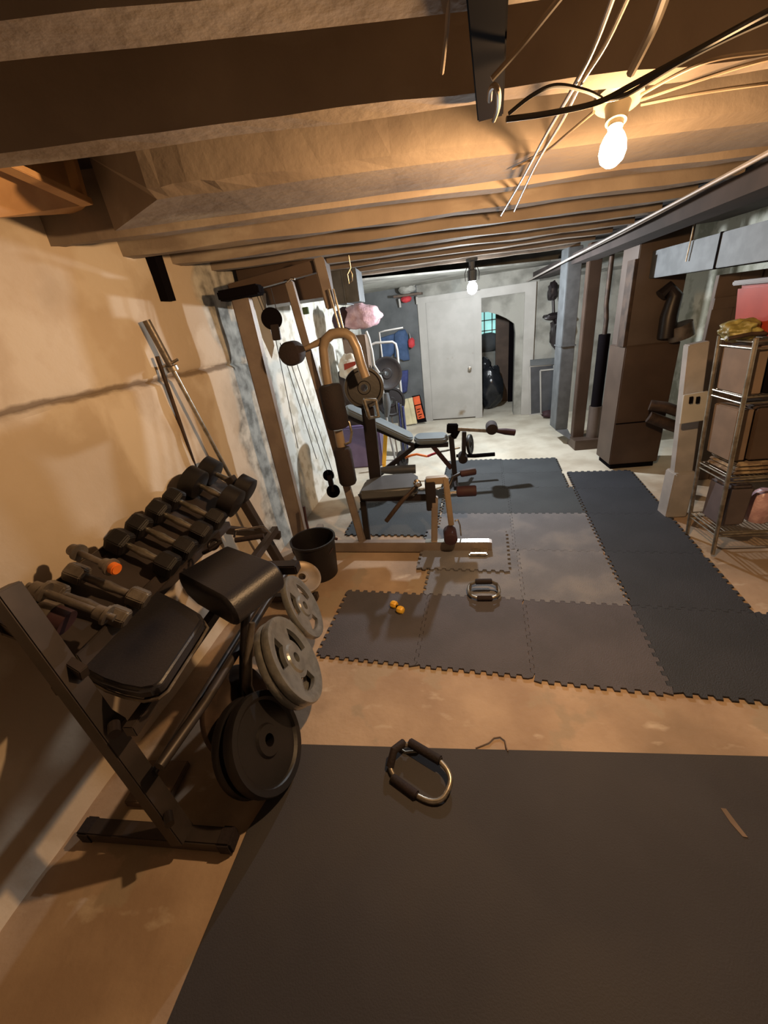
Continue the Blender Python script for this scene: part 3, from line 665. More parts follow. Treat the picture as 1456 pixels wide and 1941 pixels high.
MB().tube([G(661, 484, 2.9), G(665, 508, 2.9), G(659, 520, 2.9), G(662, 538, 2.9), G(668, 532, 2.9), G(668, 520, 2.9), G(664, 512, 2.9)], .0035, 8).build('snap_hook', 'oldchrome', gy, smooth=True)
MB().tube([G(545, 534, 2.88), G(552, 528, 2.86), G(559, 529, 2.86)], .006).build('bolt', 'chrome', gy, smooth=True)
# dark open container at the foot of the gym
c0 = GZ(612, 1085, .0); 
tb = thing('black_bucket', 'dark open topped bucket at the foot of the home gym upright', 'bucket', (-.98, 2.56, 0))
b = MB(); c0 = Vector((-.95, 2.50, 0)); n = 28; prof = [(.0, .09), (0, .14), (.30, .165), (.31, .175), (.325, .175), (.325, .162), (.30, .158), (.02, .13), (.02, .03)]
b.lathe(c0, (0, 0, 1), prof, 32); b.build('shell', 'rubber', tb, smooth=True)
MB().tube(arc(c0+Vector((0, 0, .30)), .172, .4, 2.8, 12, (1, 0, 0), (0, -.75, -.66)), .005).build('handle', 'redfoam', tb, smooth=True)
sh = thing('hanging_strap', 'maroon L shaped strap hooked on the home gym upright above the bucket', 'strap', G(580, 1000, 2.74))
MB().tube([G(576, 960, 2.74), G(580, 985, 2.73), G(585, 1006, 2.70), G(592, 1011, 2.68), G(615, 1016, 2.66), G(640, 1022, 2.66)], .011).build('band', 'redfoam', sh, smooth=True)
# large dark disc behind the arch
wplate(G(690, 735, 3.0), (.25, -1, .1), .15, .035, 'rubber', 'dark brown plate mounted behind the right leg of the padded arch')
# ================================================================ SECOND BENCH
be = thing('weight_bench', 'black framed weight bench with blue-grey inclined backrest and leg rollers', 'weight bench', (-.1, 4.15, 0))
YB = 4.15
def slabpad(p, q, w_, t, name, m_):
    p, q = Vector(p), Vector(q); d = (q-p).normalized(); up = Vector((0, 0, 1)); u = d.cross(up).normalized(); nn = u.cross(d)
    b = MB(); L = (q-p).length; prof = []
    for i in range(21):
        a = -math.pi/2+math.pi*i/20; prof.append((L-w_*.3+math.cos(a)*w_*.3, math.sin(a)*w_/2))
    for i in range(21):
        a = math.pi/2+math.pi*i/20; prof.append((w_*.3+math.cos(a)*w_*.3, math.sin(a)*w_/2))
    b.prism([p+d*x+u*y-nn*t/2 for x, y in prof], nn*t); b.build(name, m_, be, bevel=.015, seg=3, smooth=True)
slabpad(G(655, 772, YB), G(783, 832, YB), .26, .06, 'backrest', 'bluepad')
slabpad(G(785, 832, YB), G(850, 829, YB), .27, .06, 'seat', 'bluepad')
MB().bar(G(660, 790, YB), G(790, 846, YB), .04, .04).build('backrest_frame', 'blackmetal', be, bevel=.003)
MB().bar(G(785, 845, YB), G(850, 842, YB), .05, .05).build('seat_frame', 'blackmetal', be, bevel=.003)
MB().bar(G(800, 835, YB), G(712, 905, YB), .05, .05).build('rear_leg', 'blackmetal', be, bevel=.003)
fl = GZ(862, 905, .03)
MB().bar(G(855, 825, YB), Vector((fl.x, YB, .03)), .055, .06, (0, 1, 0)).build('front_leg', 'blackmetal', be, bevel=.004)
MB().bar(Vector((fl.x, YB-.25, .03)), Vector((fl.x, YB+.25, .03)), .05, .05).build('foot', 'blackmetal', be, bevel=.004)
p = G(708, 905, YB); MB().bar(Vector((p.x, YB-.22, max(.03, p.z))), Vector((p.x, YB+.22, max(.03, p.z))), .05, .05).build('foot', 'blackmetal', be, bevel=.004)
b = MB(); g1, g2, g3 = G(820, 845, YB), G(858, 845, YB), G(856, 888, YB)
b.bar(g1, g3, .05, .015, (0, 1, 0)); b.build('gusset', 'redfoam', be, bevel=.003)
MB().bar(G(847, 812, YB), G(868, 812, YB), .06, .10).build('bracket', 'black', be, bevel=.01)
MB().bar(G(858, 830, YB), G(868, 812, YB), .06, .07).build('bracket', 'black', be, bevel=.01)
MB().bar(G(868, 813, YB-.02), G(935, 817, YB-.04), .035, .035).build('leg_extension', 'oldchrome', be, bevel=.004)
MB().lathe(G(933, 815, YB-.12), (.1, 1, 0), [(0, .02), (.01, .055), (.03, .06), (.16, .06), (.18, .05), (.182, .01)]).build('roller', 'foam', be, smooth=True)
MB().tube([G(940, 816, YB), G(958, 818, YB), G(976, 820, YB)], [.02, .034, .034]).build('grip', 'redfoam', be, smooth=True)
MB().bar(G(880, 818, YB), G(879, 862, YB), .045, .045, (0, 1, 0)).build('lever', 'blackmetal', be, bevel=.004)
MB().lathe(G(878, 872, YB-.12), (.05, 1, 0), [(0, .02), (.01, .045), (.02, .05), (.16, .05), (.18, .04), (.182, .01)]).build('roller', 'foam', be, smooth=True)
MB().tube([G(865, 864, YB+.05), G(900, 864, YB+.05), G(938, 861, YB+.05)], [.018, .022, .022]).build('grip_bar', 'black', be, smooth=True)
MB().tube([G(702, 892, YB-.1), G(745, 891, YB-.1), G(788, 889, YB-.1)], [.02, .05, .05]).build('foam_roller', 'darkpad', be, smooth=True)
wplate(G(891, 842, YB+.1), (1, -.35, .1), .11, .03, 'rubber', 'small black plate loaded on the grey weight bench lever')
wplate(G(763, 872, 4.35), (1, -.5, .1), .11, .04, 'rubber', 'black plate on the left end of the curl bar behind the bench')
cb = thing('curl_bar', 'orange and red striped curl bar lying behind the weight bench', 'curl bar', G(800, 865, 4.35))
q = [(768, 868), (780, 863), (790, 861), (800, 863), (810, 865), (820, 861), (832, 857), (850, 853), (872, 848)]
MB().tube([G(x, y, 4.35) for x, y in q[:5]], .014).build('orange_grip', 'orange', cb, smooth=True)
MB().tube([G(x, y, 4.35) for x, y in q[4:7]], .014).build('red_grip', 'redcloth', cb, smooth=True)
MB().tube([G(x, y, 4.35) for x, y in q[6:]], .012).build('bar_end', 'oldchrome', cb, smooth=True)
# ================================================================ SMALL THINGS ON THE MATS
def ringhandle(c, rz, tilt, m_, label, L=.17, W=.10, r_=.012, name='push_up_handle'):
    o = thing(name, label, 'push-up handle', c)
    u = Vector((math.cos(rz), math.sin(rz), 0)); v = Vector((-math.sin(rz)*math.cos(tilt), math.cos(rz)*math.cos(tilt), math.sin(tilt)))
    pts = []
    for i in range(33):
        a = 2*math.pi*i/32; x = math.copysign(abs(math.cos(a))**.75, math.cos(a))*L/2; y = math.copysign(abs(math.sin(a))**.75, math.sin(a))*W/2
        pts.append(Vector(c)+u*x+v*y)
    MB().tube(pts, r_, 12).build('base_ring', m_, o, smooth=True)
    return o, u, v
hz = .035
o, u, v = ringhandle(GZ(917, 1118, .04), -.05, .15, 'oldchrome', 'chrome oval push-up handle standing on the grey foam tiles', .20, .15, .011)
cc = GZ(917, 1118, .04)
MB().tube([cc-u*.09, cc-u*.085+Vector((0, 0, .05)), cc-u*.05+Vector((0, 0, .07)), cc+u*.05+Vector((0, 0, .07)), cc+u*.085+Vector((0, 0, .05)), cc+u*.09], .009).build('hoop', 'oldchrome', o, smooth=True)
MB().cyl(cc-u*.055+Vector((0, 0, .07)), cc+u*.055+Vector((0, 0, .07)), .019).build('grip', 'foam', o, smooth=True, bevel=.004)
MB().cyl(cc-u*.05-v*.075, cc+u*.05-v*.075, .017).build('grip', 'foam', o, smooth=True, bevel=.004)
cc = GZ(795, 1462, .035)
o, u, v = ringhandle(cc, math.atan2(*( (GZ(835, 1495)-GZ(755, 1440)).yx )), .2, 'oldchrome', 'dark oval push-up handle lying on the large rubber mat', .27, .16, .011)
MB().cyl(cc-u*.10+v*.075, cc+u*.06+v*.08, .020).build('grip', 'foam', o, smooth=True, bevel=.005)
MB().cyl(cc-u*.09-v*.08, cc+u*.04-v*.08, .019).build('grip', 'foam', o, smooth=True, bevel=.005)
MB().tube([cc-u*.12-v*.05, cc-u*.13+Vector((0, 0, .03)), cc-u*.12+v*.06], .018).build('end_grip', 'foam', o, smooth=True)
# yellow two-part block
cc = GZ(753, 1150, .03); yb = thing('yellow_clip', 'small bright yellow two lobed block on the front left foam tile', 'clip', cc)
for p in (GZ(748, 1144, .03), GZ(760, 1154, .03)):
    b = MB(); b.lathe(p-Vector((.02, 0, 0)), (.85, -.5, 0), [(-.005, .008), (0, .022), (.012, .026), (.032, .026), (.042, .020), (.044, .006)], 8); b.build('lobe', 'yellow', yb)
MB().cyl(GZ(744, 1147, .028), GZ(762, 1152, .028), .009).build('spring', 'black', yb, smooth=True)
# string at the mat edge
b = MB(); b.tube([GZ(902, 1418, .004), GZ(915, 1413, .004), GZ(927, 1408, .006), GZ(936, 1399, .006), GZ(948, 1397, .006), GZ(957, 1404, .006), GZ(960, 1417, .012), GZ(963, 1424, .014)], .003, 8)
solo(b, 'string', 'card', 'brown piece of string curling over the back edge of the rubber mat', 'string', smooth=True)
b = MB(); b.tube([GZ(757, 1418, .013), GZ(768, 1426, .014), GZ(790, 1424, .014), GZ(802, 1414, .014)], .006, 8)
solo(b, 'wire_clip', 'oldchrome', 'small metal clip above the dark oval handle on the mat', 'clip', smooth=True)
b = MB(); b.slab([(p.x, p.y) for p in (GZ(1366, 1532, .012), GZ(1376, 1533, .012), GZ(1400, 1565, .012), (GZ(1418, 1588, .012)), (GZ(1408, 1586, .012)), GZ(1385, 1560, .012))], .0115, .0135)
solo(b, 'mat_streak', 'card', 'thin brown scrap on the right of the large rubber mat', 'streak')  # thin flat strip drawing a streak on the mat
# cone of corner: small grey wedge by the gym beam end
b = MB(); w0, w1, w2_, w3 = GZ(888, 1058, .013), GZ(924, 1058, .013), GZ(926, 1040, .013), GZ(905, 1036, .013)
b.slab([(w0.x, w0.y), (w1.x, w1.y), (w2_.x, w2_.y), (w3.x, w3.y)], .026, .05)
solo(b, 'metal_foot_block', 'oldchrome', 'small shiny block in front of the base beam end on the loose foam tile', 'block', bevel=.008)
# ================================================================ LAMPS
lf = thing('bare_bulb_lamp', 'lit warm bare bulb in a cream porcelain holder under the near joists', 'lamp', (.56, 1.47, 2.0))
base = Vector((.56, 1.475, 2.195)); bd = (BULB1-base).normalized()
b = MB(); b.lathe(base, bd, [(-.03, .02), (-.025, .055), (-.01, .062), (.0, .060), (.006, .045), (.012, .032), (.03, .028), (.05, .026), (.052, .01)], 36); b.build('porcelain_base', 'ceramic', lf, smooth=True)
b = MB(); b.lathe(base, bd, [(.045, .01), (.046, .019), (.062, .019), (.064, .01)], 24); b.build('socket', 'ceramic', lf, smooth=True)
b = MB(); b.lathe(base, bd, [(.062, .014), (.072, .018), (.085, .026), (.10, .032), (.12, .034), (.138, .029), (.15, .017), (.154, .002)], 32); bu1 = b.build('bulb', 'glow1', lf, smooth=True)
MB().cyl((.56, 1.48, 2.2), (.56, 1.5, 2.43), .03).build('mounting_block', 'subfloor', lf)
l2 = thing('caged_bulb_lamp', 'lit cool white bulb in a wire holder near the white door', 'lamp', (.555, 4.88, 1.9))
b = MB(); b.ball(BULB2, .055, (1, 1, 1.15)); bu2 = b.build('bulb', 'glow2', l2, smooth=True)
b = MB(); b.lathe(BULB2+Vector((0, 0, .06)), (0, 0, 1), [(0, .02), (.005, .045), (.10, .05), (.11, .03), (.18, .03), (.19, .06), (.213, .06)], 20); b.build('socket', 'galv', l2, smooth=True)
b = MB()
for k_ in range(6):
    a = k_*math.pi/3; d_ = Vector((math.cos(a), math.sin(a), 0))
    b.tube([BULB2+Vector((0, 0, .2))+d_*.05, BULB2+Vector((0, 0, .14))+d_*.075, BULB2+Vector((0, 0, .07))+d_*.07], .004, 6)
b.build('wire_cage', 'blackmetal', l2, smooth=True)
MB().cyl(BULB2+Vector((0, 0, .29)), Vector((BULB2.x, BULB2.y, 2.435)), .012).build('mounting_rod', 'blackmetal', l2)

# ================================================================ OVERHEAD RUNS
b = MB(); b.bar((-.11, -.6, 2.178), (.203, 1.33, 2.178), .062, .03); bl = solo(b, 'steel_channel', 'black', 'black painted steel channel running under the near joists, ending above the light', 'channel', bevel=.003)
def wire(pts, r_, m_, label, cat='cable', name='cable', sub=1):
    b = MB(); b.tube(pts, r_, 8); return solo(b, name, m_, label, cat, smooth=True)
Z = 2.12
def cat_(pts, n=8):
    P = [pts[0]]+list(pts)+[pts[-1]]; out = []
    for i in range(1, len(P)-2):
        for k_ in range(n):
            t = k_/n; a, b_, c, d = P[i-1], P[i], P[i+1], P[i+2]
            out.append(.5*((2*b_)+(c-a)*t+(2*a-5*b_+4*c-d)*t*t+(3*b_-a-3*c+d)*t**3))
    out.append(pts[-1]); return out
wire(cat_([GZ(928, 190, 2.10), GZ(930, 170, 2.10), GZ(938, 162, 2.095), GZ(945, 175, 2.09), GZ(944, 205, 2.09), GZ(936, 228, 2.09)]), .0045, 'romex', 'short beige cable loop at the end of the black steel channel')
wire(cat_([GZ(932, 150, 2.13), GZ(990, 85, 2.16), GZ(1062, -4, 2.17), GZ(1150, -110, 2.18)]), .005, 'romex', 'beige wire running up from the black channel to the top edge of the photo')
wire(cat_([GZ(1182, -60, 2.17), GZ(1130, 80, 2.16), GZ(1090, 160, 2.15), GZ(1030, 265, 2.16), GZ(990, 340, 2.17), GZ(950, 408, 2.18)]), .0045, 'romex', 'long beige cable stapled diagonally across the joists, left one of the pair')
wire(cat_([GZ(1215, -60, 2.17), GZ(1150, 80, 2.16), GZ(1100, 160, 2.15), GZ(1065, 230, 2.15), GZ(1015, 315, 2.17), GZ(975, 400, 2.18)]), .0045, 'romex', 'long beige cable stapled diagonally across the joists, right one of the pair')
wire(cat_([GZ(1270, -30, 2.2), GZ(1240, 50, 2.18), GZ(1196, 138, 2.15)]), .009, 'romex', 'straight tan conduit rod coming down above the bare bulb holder', 'conduit')
wire(cat_([GZ(1520, -10, 2.12), GZ(1456, 22, 2.12), GZ(1340, 85, 2.13), GZ(1200, 160, 2.12), GZ(1130, 195, 2.11), GZ(1040, 215, 2.10), GZ(960, 226, 2.10)]), .0055, 'cable', 'thick black cable sweeping from upper right past the bulb holder to the black channel')
wire(cat_([GZ(1520, 10, 2.13), GZ(1400, 62, 2.14), GZ(1290, 118, 2.14), GZ(1190, 178, 2.13), GZ(1140, 190, 2.12)]), .005, 'cable', 'thin black cable twisted beside the thick one above the bulb')
wire(cat_([GZ(965, 215, 2.12), GZ(1010, 180, 2.13), GZ(1055, 162, 2.14), GZ(1110, 172, 2.14), GZ(1140, 186, 2.14)]), .004, 'cable', 'black cable looping left of the bulb holder')
for i, (ys_, lab) in enumerate(((( 98, 135, 195), 'upper'), ((112, 150, 205), 'middle'), ((158, 168, 214), 'lower'))):
    wire(cat_([GZ(1540, ys_[0]-8, 2.15), GZ(1456, ys_[0], 2.15), GZ(1330, ys_[1]-[15, 0, -8][i], 2.16), GZ(1216, ys_[2]-16, 2.185)]), .004, 'romex', lab+' of the beige cables leaving the bulb holder towards the right edge')
wire(cat_([GZ(1126, 212, 2.185), GZ(1080, 250, 2.185), GZ(1030, 290, 2.19), GZ(972, 320, 2.19)]), .004, 'romex', 'short beige cable running from the bulb holder down left across the wide joist')
ga, gb_ = GZ(1456, 290, 2.165), AY(1005, 530, 6.9); gb_ = ga.lerp(gb_, .985); gd = (gb_-ga)
wire([ga-gd*.35, ga, ga+gd*.3+Vector((0, 0, -.012)), ga+gd*.6, gb_], .012, 'wcable', 'thick pale conduit along the left edge of the dark girder', 'conduit')
o_ = Vector((-.03, 0, -.012))
wire([ga-gd*.35+o_, ga+o_, ga+gd*.3+o_*1.5, ga+gd*.6+o_, gb_+o_*2], .008, 'wcable', 'thinner pale cable just left of the thick conduit on the girder')
wire([GZ(851, -6, 2.2), GZ(847, 60, 2.19), GZ(838, 138, 2.17)], .004, 'romex', 'long thin nail like stick hanging from the near joist', 'stick', 'thin_stick')
# wooden framing above the left wall
p_ = [(-1.60, 1.35, 2.34), (-1.50, 2.20, 2.40)]
wf = thing('wood_bracket', 'bright orange wooden board framing at the top of the left wall', 'wooden bracket', (-1.5, 1.9, 2.3))
MB().bar(AX(-40, 290, -1.24), AX(165, 384, -1.24), .05, .022).build('sloping_board', 'newwood', wf, bevel=.002)
MB().bar(AX(118, 250, -1.24), AX(156, 384, -1.24), .045, .02, (0, 1, 0)).build('upright_board', 'newwood', wf, bevel=.002)
MB().prism([AX(-60, 300, -1.30), AX(166, 388, -1.30), AX(150, 403, -1.40), AX(0, 412, -1.40), AX(-60, 420, -1.40)], (-.02, 0, 0)).build('panel', 'newwood', wf)
MB().prism([AX(60, 250, -1.30), AX(118, 248, -1.30), AX(158, 388, -1.30), AX(60, 345, -1.30)], (-.02, 0, 0)).build('panel', 'newwood', wf)
# ================================================================ DUCTS AND FURNACE
dk = thing('brown_duct', 'brown painted duct box hanging from the joists behind the home gym', 'duct', (-.9, 3.5, 2.0))
b = MB(); b.box((-1.36, 3.3, 1.955), (-.72, 3.7, 2.24)); b.build('box', 'fbrown', dk, bevel=.004)
du = thing('galvanised_duct', 'small pale galvanised duct below the joists above the pink bag', 'duct', (-.8, 4.0, 2.0))
q0, q1 = AY(630, 518, 4.2), AY(682, 580, 4.2)
MB().box((q0.x, 4.1, 1.93), (q1.x+.02, 4.5, 2.2)).build('box', 'galv', du, bevel=.004)
MB().box((q0.x+.10, 4.09, 1.92), (q0.x+.115, 4.51, 2.2)).build('seam', 'galv', du)
vd = thing('vertical_duct', 'pale galvanised sheet duct hanging vertically left of the brown column', 'duct', (1.57, 5.05, .3))
b = MB(); b.box((1.61, 5.15, .20), (1.76, 5.4, 2.2)); b.build('duct_body', 'galv', vd, bevel=.006)
MB().box((1.60, 5.14, 1.2), (1.77, 5.41, 1.215)).build('seam', 'galv', vd)
MB().prism([(1.61, 5.14, .20), (1.76, 5.14, .20), (1.82, 5.02, .05)], (0, .02, 0)).build('torn_flap', 'galv', vd)
cl = thing('brown_column', 'rusty brown painted column between the pale duct and the furnace', 'column', (1.76, 4.95, 0))
MB().box((1.79, 5.02, 0), (1.92, 5.12, 2.2)).build('shaft', 'fbrown', cl, bevel=.006)
MB().box((1.77, 4.86, 0), (2.08, 5.15, .12)).build('plinth', 'fbrown', cl, bevel=.006)
fu = thing('furnace', 'tall brown furnace cabinet with a plenum rising to the ceiling', 'furnace', (2.02, 4.35, 0))
MB().box((1.88, 4.15, .06), (2.36, 4.5, 1.24)).build('cabinet', 'fbrown', fu, bevel=.008)
MB().box((1.89, 4.17, 1.24), (2.31, 4.48, 2.24)).build('plenum', 'flight', fu, bevel=.006)
MB().box((1.91, 4.18, 0), (2.34, 4.48, .06)).build('plinth', 'black', fu)
MB().box((1.89, 4.142, .5), (2.35, 4.152, .51)).build('panel_seam', 'black', fu)
MB().box((1.86, 4.16, 1.24), (1.89, 4.3, 1.95)).build('conduit_strip', 'ironbrown', fu, bevel=.003)
fp = thing('flue_pipe', 'dark pipes between the brown column and the furnace', 'pipe', (1.9, 4.9, 0))
MB().cyl((2.02, 5.0, .5), (2.02, 5.0, 1.3), .06).build('pipe', 'black', fp, smooth=True)
MB().tube([(2.02, 5.0, 1.3), (2.02, 5.0, 1.45), (2.0, 5.0, 1.6), (2.0, 5.0, 2.1)], .025).build('pipe', 'ironbrown', fp, smooth=True)
MB().cyl((2.02, 5.0, 0), (2.02, 5.0, .5), .075).build('pipe', 'flight', fp, smooth=True)
hd2 = thing('horizontal_duct', 'long galvanised duct running below the ceiling towards the right edge', 'duct', (2.1, 3.3, 1.8))
MB().box((2.0, 1.2, 1.785), (2.45, 4.28, 1.99)).build('duct_body', 'galv', hd2, bevel=.004)
MB().box((1.995, 3.30, 1.78), (2.455, 3.315, 1.995)).build('seam', 'black', hd2)
MB().box((1.995, 2.10, 1.78), (2.455, 2.115, 1.995)).build('seam', 'black', hd2)
MB().tube([(1.99, 3.62, 2.2), (1.985, 3.62, 1.98), (1.985, 3.63, 1.86)], .005, 8).build('hanger_wire', 'oldchrome', hd2)
# pipes, tank and boards to the right of the furnace
bp_ = thing('plank_partition', 'tall dark brown wooden boards standing behind the wire shelf', 'wood panel', (2.7, 3.6, 0))
q0 = AY(1292, 560, 3.75); q1 = AY(1290, 850, 3.75)
for k_ in range(6):
    MB().box((2.30+k_*.16, 3.72+.01*(k_ % 2), 0), (2.30+k_*.16+.155, 3.76+.01*(k_ % 2), 1.74)).build('board', 'brownwood', bp_, bevel=.002)
MB().box((2.3, 3.71, 1.5), (3.2, 3.72, 1.58)).build('cross_rail', 'brownwood', bp_)
pp = thing('iron_pipe', 'thick dark pipes low beside the furnace', 'pipe', (2.4, 3.95, .7))
MB().tube([AY(1232, 768, 4.0), AY(1262, 772, 3.95), AY(1300, 785, 3.9)], .05).build('pipe', 'ironbrown', pp, smooth=True)
MB().tube([AY(1230, 790, 4.0), AY(1262, 802, 3.95), AY(1300, 815, 3.9)], .055).build('pipe', 'ironbrown', pp, smooth=True)
MB().tube([AY(1262, 640, 4.1), AY(1268, 600, 4.1), AY(1280, 560, 4.1), AY(1268, 545, 4.1), AY(1252, 560, 4.1)], [.07, .07, .06, .05, .05]).build('elbow', 'blackmetal', pp, smooth=True)
MB().cyl(AY(1292, 640, 4.1), AY(1288, 615, 4.1), .10).build('collar', 'cast', pp, smooth=True)
gl = thing('grey_bottle', 'small pale bottle standing beside the furnace near the white appliance', 'bottle', (2.28, 3.55, 0))
MB().lathe(AY(1280, 885, 3.5)-Vector((0, 0, .22)), (0, 0, 1), [(0, .02), (.0, .05), (.14, .055), (.2, .03), (.24, .03), (.25, .01)]).build('body', 'lblue', gl, smooth=True)
wa = thing('white_appliance', 'narrow pale appliance panel standing just left of the wire shelf', 'appliance', (2.05, 3.0, 0))
def lean(px0, py0, px1, py1, Y): return AY(px0, py0, Y), AY(px1, py1, Y)
a_, c_ = AY(1332, 652, 3.0), AY(1300, 905, 3.0)
MB().bar(Vector((a_.x+.02, 3.1, a_.z)), Vector((c_.x+.02, 3.1, c_.z)), .13, .07, (0, 1, 0)).build('body', 'lblue', wa, bevel=.006)
m1, m2 = AY(1319, 745, 2.96), AY(1311, 800, 2.96)
MB().bar(m1, m2, .155, .02, (0, 1, 0)).build('upper_panel', 'white', wa, bevel=.003)
for dx in (-7, 6):
    q = AY(1318+dx, 752, 2.94); MB().bar(q, q+Vector((.004, 0, -.045)), .02, .01, (0, 1, 0)).build('slot', 'black', wa)
q = AY(1285, 925, 3.0); 
MB().box((c_.x-.06, 3.03, 0), (c_.x+.10, 3.17, c_.z+.02)).build('base', 'lblue', wa, bevel=.01)
# ================================================================ WIRE SHELF
ws = thing('wire_shelf', 'chrome wire shelving unit with slender posts at the right edge', 'shelf', (2.2, 2.6, 0))
LN = Vector((-.105, 0, 1.40)).normalized(); AXW = Vector((1, -.05, 0))
def sp_(u, v_, z_):   # u along width, v depth, z up the leaning post
    return Vector((1.885, 2.46, 0))+AXW*u+Vector((-.0, .29, 0))*v_+LN*z_
for u_ in (0, .62):
    for v_ in (0, 1):
        MB().cyl(sp_(u_, v_, 0.02), sp_(u_, v_, 1.42), .0125, 12).build('post', 'oldchrome', ws, smooth=True)
SH = [.20, .60, 1.10, 1.40]
for z_ in SH:
    b = MB()
    for zz in (0, -.035):
        b.tube([sp_(0, 0, z_+zz), sp_(.62, 0, z_+zz)], .005, 8); b.tube([sp_(0, 1, z_+zz), sp_(.62, 1, z_+zz)], .005, 8)
        b.tube([sp_(0, 0, z_+zz), sp_(0, 1, z_+zz)], .005, 8); b.tube([sp_(.62, 0, z_+zz), sp_(.62, 1, z_+zz)], .005, 8)
    for k_ in range(1, 24): b.tube([sp_(.62*k_/24, 0, z_), sp_(.62*k_/24, 1, z_)], .0022, 6)
    b.build('wire_deck', 'oldchrome', ws, smooth=True)
def onshelf(u0, u1, v0, v1, z_, h_, m_, name, label, cat, bev=.006):
    b = MB(); b.quadstrip([[sp_(u0, v0, z_+.006), sp_(u1, v0, z_+.006), sp_(u1, v1, z_+.006), sp_(u0, v1, z_+.006)], [sp_(u0, v0, z_+h_), sp_(u1, v0, z_+h_), sp_(u1, v1, z_+h_), sp_(u0, v1, z_+h_)]])
    return solo(b, name, m_, label, cat, bevel=bev)
onshelf(.01, .10, .1, .9, 1.10, .27, 'card', 'cardboard_box', 'tall brown cardboard box on the shelf below the yellow bag', 'box')
onshelf(.12, .36, .1, .9, 1.10, .22, 'black', 'storage_box', 'black box right of the tall cardboard box on the same shelf', 'box')
onshelf(.015, .10, .15, .9, .685, .33, 'card', 'cardboard_box', 'upright cardboard box at the left end of the middle shelf', 'box')
onshelf(.12, .26, .15, .9, .685, .34, 'fbrown', 'storage_box', 'dark brown carton in the centre of the middle shelf', 'box')
onshelf(.28, .56, .15, .9, .685, .26, 'subfloor', 'storage_box', 'blackish carton at the right end of the middle shelf', 'box')
for k_, lab in enumerate(('lowest', 'middle', 'topmost')):
    onshelf(.03+.01*k_, .58-.03*k_, .05, .92, .60+.026*k_, .026, 'stuffbrown', 'folded_sack', lab+' of the brown folded sacks stacked on the middle shelf', 'folded sack', .008)
# low shelf goods
c = sp_(.12, .5, .21); b = MB(); b.box((c.x-.09, c.y-.1, c.z), (c.x+.07, c.y+.1, c.z+.30)); solo(b, 'storage_bin', 'greybin', 'smoky greyish bin on the lowest shelf, left side', 'bin', bevel=.02)
c = sp_(.31, .45, .21); b = MB(); b.lathe(c, (0, 0, 1), [(0, .02), (0, .06), (.02, .07), (.16, .07), (.21, .05), (.23, .03)]); solo(b, 'round_jar', 'pink', 'pinkish rounded jar on the lowest shelf', 'jar', smooth=True)
c = sp_(.5, .5, .21); b = MB(); b.box((c.x-.09, c.y-.1, c.z), (c.x+.12, c.y+.1, c.z+.27)); solo(b, 'storage_bin', 'grnyel', 'olive box on the lowest shelf at the photo edge', 'box', bevel=.02)
for (z_, m_, nm, lb, ct) in ((.60, 'white', 'wire_hanger', 'thin pale metal rod lying along the front of the middle shelf', 'rod'), (.20, 'white', 'wire_hanger', 'thin pale metal rod along the front of the lowest shelf', 'rod')):
    b = MB(); b.tube([sp_(.02, -.06, z_-.1+.09), sp_(.5, -.06, z_-.1+.11)], .007, 8); solo(b, nm, 'oldchrome', lb, ct, smooth=True)
q = sp_(.01, .55, 1.402)
yb2 = thing('yellow_bag', 'rumpled olive yellow bag on top of the wire shelf', 'bag', q)
b = MB(); b.ball(q+Vector((0, 0, .052)), .082, (1.15, 1.1, .72), 4, .35, 2.2); b.build('body', 'grnyel', yb2, smooth=True)
b = MB(); b.tube([q+Vector((-.095, -.07, .02)), q+Vector((0, -.10, .035)), q+Vector((.09, -.07, .025))], .011); b.build('dark_band', 'ironbrown', yb2, smooth=True)
rbx = thing('red_crate', 'bright red plastic crate on the top of the shelf at the right edge', 'crate', sp_(.36, .5, 1.41))
b = MB(); q = sp_(.22, .75, 1.41)
b.quadstrip([[q+Vector((-.12, -.14, 0)), q+Vector((.2, -.14, 0)), q+Vector((.2, .14, 0)), q+Vector((-.12, .14, 0))], [q+Vector((-.15, -.16, .27)), q+Vector((.24, -.16, .27)), q+Vector((.24, .16, .27)), q+Vector((-.15, .16, .27))]])
b.build('tub', 'red', rbx, bevel=.02, smooth=True)
b = MB(); b.box((q.x-.165, q.y-.175, q.z+.27), (q.x+.26, q.y+.175, q.z+.295)); b.build('lid', 'fbrown', rbx, bevel=.006)
MB().tube([q+Vector((-.1, -.2, .33)), q+Vector((0, -.2, .345)), q+Vector((.12, -.2, .34))], .012).build('handle', 'chrome', rbx, smooth=True)
# ================================================================ THINGS BEHIND THE GYM
def boxat(px0, py0, px1, py1, Y, dep, m_, name, label, cat, bev=.006, floor_=False):
    a, c = AY(px0, py0, Y), AY(px1, py1, Y); z0 = 0.001 if floor_ else min(a.z, c.z)
    b = MB(); b.box((min(a.x, c.x), Y, z0), (max(a.x, c.x), Y+dep, max(a.z, c.z))); return solo(b, name, m_, label, cat, bevel=bev)
boxat(648, 640, 700, 705, 5.0, .35, 'card', 'cardboard_box', 'large brown carton under the pink bag behind the home gym', 'box')
boxat(640, 705, 702, 812, 5.0, .35, 'subfloor', 'storage_box', 'black cabinet box under the large carton behind the gym', 'box')
boxat(648, 812, 728, 890, 4.9, .4, 'purple', 'storage_bin', 'purple plastic storage bin on the floor behind the gym', 'bin', .02, True)
wpb = thing('printed_bag', 'crumpled white paper bag with a red band on the black cabinet box', 'bag', AY(662, 705, 4.85))
q = AY(664, 697, 4.85); MB().ball(q, .13, (1.0, .7, 1.15), 4, .3, 2.5).build('body', 'wprint', wpb, smooth=True)
